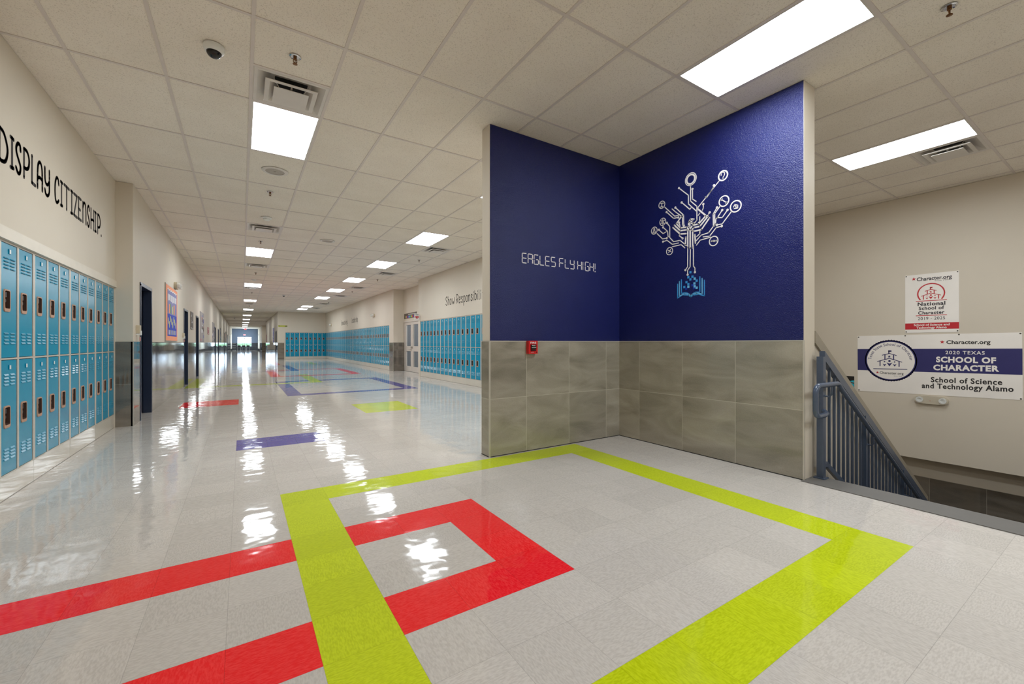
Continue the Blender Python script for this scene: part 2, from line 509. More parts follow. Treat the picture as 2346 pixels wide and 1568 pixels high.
# ------------------------------------------------------------------ the shell
FT = 0.3048
CH = 3.50                      # ceiling height
GX, GY, GP = -1.150, 4.743, 0.6096    # ceiling grid: origin and pitch (cells 2 x 4 ft)
OX, OY = 0.2524, 3.849         # floor tile origin
WS = 1.2192                    # wainscot height
T = 0.6096

# --- floor: one slab of vinyl tile with the coloured bands laid into it (i to the right, j away, in tiles)
BANDS = [  # (i0, i1, j0, j1, material)  later ones lie on top
    (-6, 3, -4, -3, 2), (-6, 3, -7, -6, 2), (3, 4, -7, -3, 2),
    (0, 10, -1, 0, 1), (0, 1, -10, 0, 1), (9, 10, -10, 0, 1), (0, 10, -10, -9, 1),
    (-1, 2, 6, 8, 3), (-4, -1, 20, 23, 2), (5, 8, 12, 16, 1),
    (2, 12, 23, 24, 3), (2, 12, 36, 37, 3), (2, 3, 23, 37, 3), (11, 12, 23, 37, 3),
    (-5, 6, 34, 35, 1), (5, 6, 34, 47, 1), (-5, -4, 34, 46, 1),
    (2, 12, 44, 45, 2), (2, 12, 57, 58, 2), (2, 3, 44, 58, 2), (11, 12, 44, 58, 2),
    (-4, 6, 55, 56, 3), (5, 6, 55, 72, 3), (10, 11, 74, 84, 1), (4, 5, 76, 90, 2), (-3, 5, 75, 76, 2), (-2, 2, 118, 124, 1)]
def floor_region(mb, x0, x1, y0, y1):
    xs = {x0, x1}; ys = {y0, y1}
    for a, b, c, d, _ in BANDS:
        for v in (a, b):
            w = OX + v * FT
            if x0 < w < x1: xs.add(w)
        for v in (c, d):
            w = OY + v * FT
            if y0 < w < y1: ys.add(w)
    xs = sorted(xs); ys = sorted(ys)
    for i in range(len(xs) - 1):
        for j in range(len(ys) - 1):
            ci = ((xs[i] + xs[i + 1]) / 2 - OX) / FT; cj = ((ys[j] + ys[j + 1]) / 2 - OY) / FT
            mi = 0
            for a, b, c, d, k in BANDS:
                if a < ci < b and c < cj < d: mi = k
            p = [(xs[i], ys[j], 0), (xs[i + 1], ys[j], 0), (xs[i + 1], ys[j + 1], 0), (xs[i], ys[j + 1], 0)]
            mb.quad(p, mi, [((q[0] - OX) / FT + 64, (q[1] - OY) / FT + 64) for q in p])
mb = MB()
floor_region(mb, -1.90, 4.30, -5.0, 3.885)
floor_region(mb, 4.30, 8.73, -5.0, 0.10)
floor_region(mb, -1.90, 6.40, 3.885, 35.95)
floor_region(mb, -1.90, 3.00, 35.95, 82.0)
structure(mb, 'floor', [M['white_floor'], M['lime_floor'], M['red_floor'], M['blue_floor']])

# --- ceiling: lay-in tiles, cells left out where a fixture sits; grid bars as its part
LIGHTS_A = [-6, 0, 6, 12, 18, 24, 30, 36, 42, 48, 54, 60]
LIGHTS_B = [0, 3, 6, 9, 12, 15, 20, 22]
LIGHT_CELLS = {(2, r): None for r in LIGHTS_A}
for r in LIGHTS_B + [-3]: LIGHT_CELLS[(7, r)] = None
LIGHT_CELLS[(12, -3)] = None
LIGHT_CELLS[(7, -6)] = None
LIGHT_CELLS[(12, -6)] = None
VENTS = [(2, -1, 1), (2, 4, 0), (2, 8, 0), (2, 13, 0), (2, 20, 0), (2, 26, 0), (2, 32, 0), (2, 38, 0),
         (8, 4, 0), (8, 7, 1), (8, 11, 0), (8, 14, 0), (8, 18, 0), (8, 21, 0), (13, -3, 0)]   # column, row, near/far half
VC = {(c, r): h for c, r, h in VENTS}
def cell(c, r): return GX + c * GP, GX + (c + 1) * GP, GY + r * 2 * GP, GY + (r + 1) * 2 * GP
mb = MB(); gr = MB()
ROWMAX = 63
for r in range(-8, ROWMAX + 1):
    for c in range(-2, 17):
        x0, x1, y0, y1 = cell(c, r)
        if y0 > 35.9 and x0 > 3.0: continue
        if y0 > 5 and x0 > 6.4: continue
        if x1 < -1.9: continue
        if (c, r) in LIGHT_CELLS: continue
        if (c, r) in VC:
            ym = (y0 + y1) / 2
            if VC[(c, r)] == 0: y0 = ym
            else: y1 = ym
        z = CH + 0.004
        mb.quad([(x0, y0, z), (x0, y1, z), (x1, y1, z), (x1, y0, z)])
mb.box(-2.0, 9.3, -5.2, 82.5, 3.95, 4.05)  # unseen slab added above the tiles to block sky light
ceil = structure(mb, 'ceiling', [M['ceil']])
g = 0.0125
for c in range(-1, 18):
    x = GX + c * GP
    gr.box(x - g, x + g, -5.0, 82.0 if x < 3.0 else (35.9 if x < 6.4 else 5), CH - 0.001, CH + 0.02)
for r in range(-8, ROWMAX + 1):
    y = GY + r * 2 * GP
    gr.box(-1.9, 3.0 if y > 35.9 else (6.4 if y > 5 else 9.0), y - g, y + g, CH - 0.0015, CH + 0.02)
for c, r, h in VENTS:
    x0, x1, y0, y1 = cell(c, r); ym = (y0 + y1) / 2
    gr.box(x0, x1, ym - g, ym + g, CH - 0.0015, CH + 0.02)
gr.build('ceiling_grid', [M['grid']], ceil)

# --- walls
def tiles(mb, x0, x1, y0, y1, z0, z1, oh=0.0, oz=0.0, mi=0):
    mb.box(x0, x1, y0, y1, z0, z1, mi, (T, oh, oz))

# left wall: locker stretch (x=-1.495), then the corridor stretch (x=-1.31) with recessed doors
LD = [(8.69, 9.69), (14.62, 15.62), (18.22, 19.25), (30.25, 31.35), (34.25, 35.35), (46.0, 47.1), (56.5, 57.6), (66.0, 67.1)]
DH = 2.14
mb = MB(); wt = MB()
mb.box(-2.05, -1.90, -5.0, 72.0, 0, CH)
mb.box(-1.90, -1.495, -5.0, 4.4766, 0, CH)
mb.box(-1.90, -1.495, 4.4766, 8.20, 2.080, CH)
mb.box(-1.90, -1.31, 8.20, 8.69, 0, CH)
prev = 8.69
for i, (a, b) in enumerate(LD):
    mb.box(-1.90, -1.31, a, b, DH, CH)
    nxt = LD[i + 1][0] if i + 1 < len(LD) else 72.0
    mb.box(-1.90, -1.31, b, nxt, 0, CH)
    tiles(wt, -1.33, -1.303, b + 0.05, nxt - 0.05, 0, WS, 0.2)
mb.box(-1.90, -1.31, 72.0, 80.5, 2.5, CH); mb.box(-1.90, -1.31, 72.0, 80.5, 0, 0.3); mb.box(-1.90, -1.31, 72.0, 75.0, .3, 2.5); mb.box(-1.90, -1.31, 80.5, 82.0, 0, CH)
tiles(wt, -1.33, -1.303, 71.9, 82.0, 0, 0.3, 0.2)
tiles(wt, -1.33, -1.303, 8.192, 8.64, 0, WS, 0.2)
tiles(wt, -1.495, -1.303, 8.192, 8.21, 0, WS, 0.2)
wl = structure(mb, 'wall_left', [M['wall']])
wt.build('wainscot', [M['tile_shaded']], wl)
mb = MB()
mb.box(-1.31, -1.298, 8.184, 8.196, 0, WS)
mb.box(-1.33, -1.300, 8.192, 8.64, WS, WS + 0.006)
mb.build('edge_trim', [M['metal_edge']], wl)
mb = MB(); mb.box(-1.86, -1.480, 4.4766, 8.20, 1.986, 2.080)
mb.box(-1.86, -1.492, 8.196, 8.20, 0, 1.986)
structure(mb, 'trim_1', [M['trim']])

# right wall of the hall: near locker stretch x=5.37, door alcove to x=5.85, far locker stretch x=5.40
mb = MB(); wt = MB()
mb.box(5.85, 6.0, 4.055, 16.15, 0, CH); mb.box(5.85, 6.0, 18.20, 36.0, 0, CH); mb.box(5.85, 6.0, 16.15, 18.20, 2.14, CH)
mb.box(5.37, 5.85, 4.055, 9.20, 0, CH)
mb.box(5.37, 5.85, 9.20, 14.78, 1.99, CH)
mb.box(5.37, 5.85, 14.78, 14.95, 0, CH)
mb.box(5.40, 5.85, 18.10, 18.74, 0, CH)
mb.box(5.40, 5.85, 18.74, 35.6, 1.99, CH)
tiles(wt, 5.395, 5.85, 18.085, 18.10, 0, WS, 0.1); tiles(wt, 5.385, 5.40, 18.085, 18.66, 0, WS, 0.1)
tiles(wt, 5.835, 5.85, 15.0, 16.10, 0, WS, 0.1)
wr = structure(mb, 'wall_right', [M['wall']])
wt.build('wainscot', [M['tile_shaded']], wr)
mb = MB(); mb.box(5.378, 5.392, 18.078, 18.09, 0, WS); mb.box(5.385, 5.85, 18.082, 18.10, WS, WS + 0.006)
mb.build('edge_trim', [M['metal_edge']], wr)

# far wall facing the hall, and right wall of the far corridor
mb = MB(); wt = MB()
mb.box(2.2, 2.66, 35.6, 36.0, 0, CH); mb.box(2.66, 6.0, 35.6, 36.0, 1.99, CH); mb.box(2.66, 6.0, 35.97, 36.1, 0, 2.0)
mb.box(2.2, 2.35, 36.0, 37.0, 0, CH); mb.box(2.2, 2.35, 37.0, 38.0, DH, CH); mb.box(2.2, 2.35, 38.0, 54.0, 0, CH)
mb.box(2.75, 2.9, 53.9, 65.1, 0, CH); mb.box(2.2, 2.8, 65.0, 65.2, 0, CH); mb.box(2.2, 2.75, 53.85, 54.0, 0, CH); mb.box(2.2, 2.35, 65.2, 72.0, 0, CH); mb.box(2.2, 2.35, 72.0, 75.0, .3, 2.5); mb.box(2.2, 2.35, 72.0, 80.5, 2.5, CH); mb.box(2.2, 2.35, 72.0, 80.5, 0, 0.3); mb.box(2.2, 2.35, 80.5, 82.0, 0, CH)
mb.box(2.35, 3.0, 36.0, 38.6, 0, CH)
tiles(wt, 2.19, 2.60, 35.588, 35.61, 0, WS, 0.3); tiles(wt, 2.188, 2.21, 35.6, 36.95, 0, WS, 0.3)
tiles(wt, 2.188, 2.21, 38.05, 54.0, 0, WS, 0.3); tiles(wt, 2.188, 2.21, 65.0, 72.0, 0, WS, 0.3); tiles(wt, 2.188, 2.21, 72.0, 82.0, 0, .3, 0.3); tiles(wt, 2.19, 2.75, 64.988, 65.01, 0, WS, 0.3)
tiles(wt, 2.738, 2.76, 54.0, 65.0, 0, WS, 0.3)
wn_ = structure(mb, 'wall_back', [M['wall']])
wt.build('wainscot', [M['tile_shaded']], wn_)

# end wall of the corridor with its window
mb = MB(); wt = MB()
wx0, wx1, wz0, wz1 = -0.60, 1.34, 0.66, 2.22
mb.box(-2.0, wx0, 82.0, 82.2, 0, CH); mb.box(wx1, 2.4, 82.0, 82.2, 0, CH)
mb.box(wx0, wx1, 82.0, 82.2, wz1, CH); mb.box(wx0, wx1, 82.0, 82.2, 0, wz0)
we = structure(mb, 'wall_end', [M['end_wall']])
tiles(wt, -1.31, wx0 - .04, 81.985, 82.0, 0, WS); tiles(wt, wx1 + .04, 2.2, 81.985, 82.0, 0, WS); tiles(wt, wx0 - .04, wx1 + .04, 81.985, 82.0, 0, wz0 - .04)
wt.build('wainscot', [M['end_tile']], we)
mb = MB()
for x in (wx0, (wx0 + wx1) / 2, wx1): mb.box(x - .035, x + .035, 82.02, 82.12, wz0, wz1)
for z in (wz0, wz0 + 1.30, wz1): mb.box(wx0, wx1, 82.02, 82.12, z - .03, z + .03)
win = structure(mb, 'window_1', [M['metal_edge']])
mb = MB(); mb.box(wx0 + .03, wx1 - .03, 82.065, 82.071, wz0 + .03, wz1 - .03)
mb.build('pane', [M['glass']], win)
for k, (xa, xb) in enumerate(((-1.62, -1.54), (2.24, 2.32))):
    mb = MB()
    for y in (75.03, 76.8, 78.6, 80.47): mb.box(xa, xb, y - .03, y + .03, .3, 2.5)
    for z in (.33, 1.6, 2.47): mb.box(xa, xb, 75.0, 80.5, z - .03, z + .03)
    w_ = structure(mb, 'window_%d' % (k + 2), [M['metal_edge']])
    mb = MB(); mb.box((xa + xb) / 2 - .003, (xa + xb) / 2 + .003, 75.05, 80.45, .34, 2.46); mb.build('pane', [M['glass']], w_)

# accent walls: left wing faces the viewer (y=3.885), right wing faces the hall (x=4.09)
def wing(name, body, face, tile, cap, edges):
    mb = MB(); mb.box(*body); o = structure(mb, name, [M['wall']])
    m2 = MB(); m2.box(*face); m2.build('navy_paint', [M['navy']], o)
    m3 = MB()
    for t in tile: tiles(m3, *t)
    m3.build('wainscot', [M['tile']], o)
    m4 = MB()
    for e in edges: m4.box(*e)
    m4.build('edge_trim', [M['metal_edge']], o)
    return o
wing('wall_accent_left', (2.169, 8.9, 3.889, 4.055, 0, CH), (2.172, 4.09, 3.885, 3.889, WS, CH),
     [(2.165, 4.09, 3.881, 3.889, 0.006, WS - 0.004, 2.631 - T, 0.0), (2.161, 2.169, 3.881, 4.055, 0.006, WS - 0.004, 3.885 - T * .4, 0.0)], None,
     [(2.158, 2.172, 3.878, 3.8905, 0, WS + 0.006), (2.165, 4.09, 3.880, 3.889, WS - 0.004, WS + 0.006), (2.161, 2.169, 3.881, 4.055, WS - 0.004, WS + 0.006)])
wing('wall_accent_right', (4.094, 4.30, 1.719, 3.889, 0, CH), (4.090, 4.094, 1.722, 3.885, WS, CH),
     [(4.086, 4.094, 1.722, 3.881, 0.006, WS - 0.004, 3.5503 - 5 * T, 0.0)], None,
     [(4.083, 4.097, 1.712, 1.724, 0, WS + 0.006), (4.085, 4.094, 1.722, 3.881, WS - 0.004, WS + 0.006)])
mb = MB()   # dark sealant line where the tile meets the floor
mb.box(2.160, 4.09, 3.879, 3.8815, 0, 0.007); mb.box(4.084, 4.0865, 1.72, 3.885, 0, 0.007); mb.box(2.159, 2.1615, 3.88, 4.055, 0, 0.007)
mb.box(2.158, 4.0, 3.8795, 3.8805, 0, 0.006)
structure(mb, 'trim_2', [M['dark']])

# walls behind the camera
mb = MB(); mb.box(-2.0, 9.2, -5.2, -5.0, 0, CH); structure(mb, 'wall_behind', [M['wall']])
mb = MB(); mb.box(4.30, 9.2, 0.0, 0.10, -2.2, -0.002); structure(mb, 'wall_stair_near', [M['wall']])

# stairwell: east wall, lower recessed wall, side wall, half wall, steps, landing
mb = MB(); mb.box(8.73, 9.2, 0.10, 4.055, -0.59, CH); mb.box(8.73, 9.2, -5.0, 0.10, -0.59, CH)
mb.box(8.98, 9.2, 0.10, 4.055, -2.2, -0.59)
se = structure(mb, 'wall_stair_east', [M['wall']])
wt = MB(); tiles(wt, 8.965, 8.985, 0.10, 3.889, -2.14, -0.915, 0.162 - T, -0.915); tiles(wt, 4.45, 8.98, 0.10, 0.115, -2.14, -0.915, 0, -0.915)
wt.build('wainscot', [M['tile_shaded']], se)
mb = MB(); mb.box(4.30, 8.98, 3.885, 3.889, -2.2, 0.0); mb.box(4.29, 4.30, 0.1, 3.889, -2.2, -0.005)
structure(mb, 'wall_stair_far', [M['wall']])
SL = -0.6470      # slope of the flight
mb = MB()
n = 12
for i in range(n):
    mb.box(4.30 + 0.275 * i, 4.30 + 0.275 * (i + 1) + (0 if i < n - 1 else 0.05), 0.10, 1.72, -2.16, -0.178 * (i + 1))
structure(mb, 'stair_flight', [M['stair']])
mb = MB(); mb.box(4.30, 8.98, 0.10, 3.889, -2.20, -2.14); structure(mb, 'floor_landing', [M['stair']])  # landing slab spread under the whole unseen well to stop light leaks
mb = MB()
hw = lambda x: 1.166 + SL * (x - 4.352)
fr = fr_north(1.73)
xb = 7.62
mb.prism([(4.3005, -2.14), (xb, -2.14), (xb, hw(xb)), (4.3005, hw(4.3005))], fr, -0.12, 0.0)
hwo = structure(mb, 'wall_stair_half', [M['wall']])
mb = MB()
mb.prism([(4.3005, hw(4.3005)), (xb + .02, hw(xb + .02)), (xb + .02, hw(xb + .02) + .11), (4.3005, hw(4.3005) + .11)], fr, -0.14, 0.02)
mb.build('wall_cap', [M['cap']], hwo)
mb = MB()
mb.box(4.042, 4.318, 0.10, 1.722, 0.0005, 0.006); mb.box(4.296, 4.318, 0.10, 1.722, -0.05, 0.004)
structure(mb, 'trim_3', [M['rubber']])

# outside, seen through the end window
mb = MB(); mb.box(-60, 60, 82.3, 190, -0.5, -0.35); structure(mb, 'lawn', [M['lawn']])
random.seed(3)
for i in range(5):
    h = bmesh.new(); bmesh.ops.create_icosphere(h, subdivisions=4, radius=1.0)
    for v in h.verts:
        k = 1 + 0.16 * math.sin(v.co.x * 7 + i) * math.sin(v.co.y * 6) + 0.12 * math.sin(v.co.z * 9 + i) + random.uniform(-.05, .05)
        v.co = Vector((v.co.x * 2.6 * k, v.co.y * 2.2 * k, v.co.z * (.9 + .2 * (i % 2)) * k))
    me = bpy.data.meshes.new('shrub'); h.to_mesh(me); h.free(); me.materials.append(M['hedge'])
    o = bpy.data.objects.new('shrub', me); COL.objects.link(o); o.location = (-13 + 6.6 * i, 120 + 3 * (i % 2), 0.4)
    o['label'] = 'rounded green shrub on the lawn outside the far corridor window'; o['category'] = 'shrub'; o['group'] = 'shrubs outside the end window'

# ------------------------------------------------------------------ recessed doors
def navy_door(i, a, b, x=-1.31, side=1, num=1):
    """jamb lining a 0.3 m deep opening, leaf at the back; side=+1: wall face looks to +x"""
    mb = MB(); s = side
    f = 0.05
    for y0, y1 in ((a - .002, a + f), (b - f, b + .002)):
        mb.box(x + s * .012, x - s * .10, y0, y1, 0, DH - .02)
    for y0, y1 in ((a, a + .02), (b - .02, b)): mb.box(x - s * .10, x - s * .34, y0, y1, 0, DH - .03)
    mb.box(x + s * .012, x - s * .10, a - .002, b + .002, DH - f, DH + .002)
    mb.box(x - s * .10, x - s * .34, a, b, DH - .03, DH)
    o = structure(mb, 'door_%d' % num, [M['door_navy']])
    m2 = MB(); m2.box(x - s * .345, x - s * .39, a + .002, b - .002, 0.004, DH - .002); m2.build('door_leaf', [M['door_navy']], o)
    m3 = MB(); m3.tube([(x - s * .345, b - .12, 1.0), (x - s * .29, b - .12, 1.0), (x - s * .29, b - .24, 1.0)], 0.011)
    m3.build('door_handle', [M['chrome']], o, True)
for i, (a, b) in enumerate(LD): navy_door(i, a, b, num=i + 1)
mb = MB()
for y0, y1 in ((37.0, 37.05), (37.95, 38.0)): mb.box(2.188, 2.345, y0, y1, 0, DH)
mb.box(2.188, 2.345, 37.0, 38.0, DH - .05, DH)
o = structure(mb, 'door_9', [M['door_navy']])
mb = MB(); mb.box(2.30, 2.345, 37.05, 37.95, 0.004, DH - .05); mb.build('door_leaf', [M['door_navy']], o)

# double door in the alcove of the right wall, with a vestibule behind its glass
mb = MB(); a, b = 16.15, 18.20
for y0, y1 in ((a, a + .06), (b - .06, b)): mb.box(5.84, 5.96, y0, y1, 0, 2.14)
mb.box(5.84, 5.96, a, b, 2.08, 2.14)
dd = structure(mb, 'door_10', [M['door_grey']])
ym = 17.085
for k, (y0, y1, g0, g1) in enumerate(((ym + .003, b - .062, 17.243, 17.815), (a + .062, ym - .003, 16.361, 16.927))):
    mb = MB()
    X0, X1 = 5.862, 5.905
    for (p, q) in ((y0, g0), (g1, y1)): mb.box(X0, X1, p, q, 0.01, 2.075)
    for (p, q) in ((0.01, .222), (.855, 1.072), (1.962, 2.075)): mb.box(X0, X1, g0, g1, p, q)
    leaf = mb.build('door_leaf', [M['door_grey']], dd)
    mb = MB(); mb.box(5.880, 5.886, g0, g1, .222, .855); mb.box(5.880, 5.886, g0, g1, 1.072, 1.962)
    mb.build('pane', [M['glass']], leaf)
mb = MB()
mb.box(5.835, 5.862, ym - .10, ym + .10, 0.99, 1.05); mb.tube([(5.85, ym + .06, .93), (5.80, ym + .06, .93), (5.80, ym + .22, .93)], .012)
mb.build('door_handle', [M['steel']], dd)
mb = MB(); mb.box(7.6, 7.7, 15.2, 19.2, 0, 3); mb.box(6.0, 6.02, 18.3, 19.2, 0, 3); mb.box(6.0, 7.7, 15.1, 15.2, 0, 3); mb.box(6.0, 7.7, 19.2, 19.3, 0, 3)
mb.box(6.0, 7.7, 15.1, 19.3, -.05, 0.0); mb.box(6.0, 7.7, 15.1, 19.3, 3.0, 3.05)
structure(mb, 'wall_vestibule', [M['dim']])

TREE = {'thin':[[[2.871,2.25],[2.873,2.041],[2.901,2.008]],[[2.839,2.244],[2.842,2.036],[2.873,2.002],[2.873,1.953]],[[2.802,2.264],[2.801,2.036],[2.783,2.013],[2.783,1.968]],[[2.836,2.912],[2.836,2.753],[2.759,2.675],[2.759,2.526],[2.793,2.496]],[[2.813,2.878],[2.813,2.769],[2.768,2.731]],[[2.984,2.941],[2.863,2.825],[2.863,2.73],[2.765,2.625]],[[2.949,2.77],[2.844,2.664],[2.823,2.686]],[[2.504,2.868],[2.75,2.656]],[[2.562,2.84],[2.565,2.823],[2.644,2.737],[2.658,2.748]],[[2.683,2.678],[2.683,2.638],[2.693,2.617]],[[2.61,2.571],[2.627,2.552],[2.656,2.533]],[[3.175,2.778],[3.039,2.639],[2.988,2.636]],[[3.15,2.714],[3.055,2.618],[2.992,2.613]],[[3.031,2.734],[2.924,2.622],[2.921,2.504]],[[3.075,2.731],[3.028,2.684],[2.937,2.603],[2.937,2.514]],[[3.146,2.589],[3.106,2.536],[3.106,2.415]],[[3.199,2.549],[3.136,2.488],[3.129,2.426]],[[3.258,2.533],[3.199,2.475],[3.153,2.488]],[[3.284,2.494],[3.206,2.415],[3.147,2.412]],[[3.118,2.423],[3.055,2.353],[2.969,2.35],[2.886,2.275]],[[3.199,2.382],[3.143,2.386],[3.072,2.326],[2.988,2.325]],[[3.072,2.299],[2.956,2.3],[2.908,2.255]],[[2.493,2.606],[2.553,2.544],[2.553,2.424]],[[2.528,2.6],[2.57,2.543],[2.567,2.417],[2.621,2.361],[2.709,2.353],[2.772,2.302]],[[2.471,2.559],[2.52,2.499],[2.54,2.484],[2.544,2.438]],[[2.414,2.546],[2.471,2.482],[2.526,2.496]],[[2.37,2.522],[2.471,2.418],[2.528,2.421]],[[2.476,2.396],[2.537,2.395],[2.61,2.322],[2.685,2.33]],[[2.598,2.309],[2.72,2.302],[2.765,2.257]],[[2.544,2.438],[2.559,2.415]],[[2.937,2.368],[2.982,2.406],[2.969,2.42]],[[2.982,2.552],[2.969,2.51]],[[2.724,2.555],[2.726,2.508],[2.75,2.483]],[[2.744,2.573],[2.724,2.593]],[[2.724,2.4],[2.724,2.373],[2.762,2.349]]],'nodes':[[2.901,2.008],[2.873,1.953],[2.783,1.968],[2.813,2.878],[2.984,2.941],[2.949,2.77],[2.562,2.84],[2.683,2.678],[2.61,2.571],[3.15,2.714],[2.992,2.613],[3.031,2.734],[2.921,2.504],[3.146,2.589],[3.199,2.549],[3.258,2.533],[3.147,2.412],[3.199,2.382],[2.528,2.6],[2.471,2.559],[2.414,2.546],[2.528,2.421],[2.476,2.396],[2.937,2.366],[2.982,2.552]],'thick':[[[2.748,2.644],[2.653,2.548],[2.738,2.48],[2.811,2.482],[2.846,2.446]],[[2.63,2.535],[2.724,2.451],[2.796,2.454],[2.821,2.432]],[[2.612,2.514],[2.705,2.412],[2.799,2.414]],[[2.943,2.621],[3.017,2.549],[2.965,2.489],[2.883,2.479],[2.853,2.439]],[[3.044,2.538],[2.969,2.459],[2.886,2.449]],[[3.064,2.515],[2.969,2.422],[2.886,2.408]],[[2.842,2.442],[2.842,2.234]],[[2.871,2.438],[2.871,2.256]],[[2.811,2.424],[2.811,2.239]],[[2.896,2.371],[2.901,2.283]],[[2.784,2.375],[2.777,2.281]],[[2.861,2.485],[2.858,2.528],[2.836,2.556],[2.796,2.546]],[[2.811,2.537],[2.833,2.517],[2.805,2.496],[2.793,2.507]],[[2.846,2.47],[2.846,2.536]]],'rings':[[2.834,2.992,0.068,0.008],[2.834,2.992,0.05,0.018],[2.462,2.909,0.048,0.014],[3.216,2.816,0.042,0.008],[3.203,2.614,0.042,0.008],[3.325,2.538,0.042,0.009],[3.109,2.255,0.042,0.009],[2.452,2.646,0.052,0.012],[2.329,2.56,0.055,0.012],[2.565,2.262,0.048,0.01]],'icons':[[[2.482,2.916],[2.482,2.941],[2.462,2.947],[2.444,2.929],[2.449,2.905],[2.462,2.894],[2.462,2.879]],[[3.241,2.841],[3.192,2.829]],[[3.216,2.834],[3.218,2.79]],[[3.237,2.789],[3.218,2.807],[3.199,2.779]],[[3.234,2.641],[3.175,2.583]],[[3.175,2.629],[3.231,2.598]],[[3.203,2.643],[3.203,2.585]],[[3.332,2.567],[3.332,2.54],[3.347,2.516],[3.303,2.506],[3.318,2.537],[3.318,2.564]],[[3.129,2.27],[3.088,2.245]],[[3.122,2.24],[3.095,2.273]],[[2.479,2.669],[2.425,2.623]],[[2.468,2.673],[2.482,2.659]],[[2.433,2.618],[2.42,2.63]],[[2.352,2.558],[2.339,2.579],[2.309,2.566],[2.309,2.536],[2.344,2.541]],[[2.331,2.567],[2.324,2.545]],[[2.593,2.261],[2.565,2.269],[2.531,2.254]],[[2.587,2.27],[2.559,2.254],[2.533,2.264]]],'book':[[[[3.001,1.863],[3.001,1.707],[2.937,1.738],[2.861,1.727],[2.836,1.704]],0],[[[2.978,1.89],[2.978,1.727],[2.911,1.749],[2.854,1.736],[2.838,1.717]],1],[[[2.952,1.907],[2.952,1.754],[2.892,1.758],[2.848,1.733]],0],[[[2.671,1.867],[2.671,1.702],[2.738,1.725],[2.805,1.722],[2.836,1.704]],0],[[[2.697,1.889],[2.697,1.723],[2.762,1.742],[2.817,1.73],[2.833,1.716]],1],[[[2.724,1.911],[2.724,1.747],[2.78,1.75],[2.823,1.728]],0]],'sq':[[2.838,1.975,1],[2.864,1.924,1],[2.813,1.923,1],[2.839,1.897,1],[2.786,1.898,2],[2.762,1.873,1],[2.888,1.872,1],[2.864,1.847,1],[2.789,1.847,2],[2.915,1.822,1],[2.864,1.819,2],[2.786,1.816,2],[2.762,1.797,2],[2.813,1.83,0],[2.793,1.797,0],[2.892,1.8,0]]}

# ------------------------------------------------------------------ lockers: three columns by two tiers, recessed in the walls
UW, LH0, LH1 = 0.9296, 0.186, 1.985
DW, DPITCH, DX0 = 0.268, 0.3035, 0.0275
TIERS = ((1.0885, 1.966, 0), (0.196, 1.0665, 0))

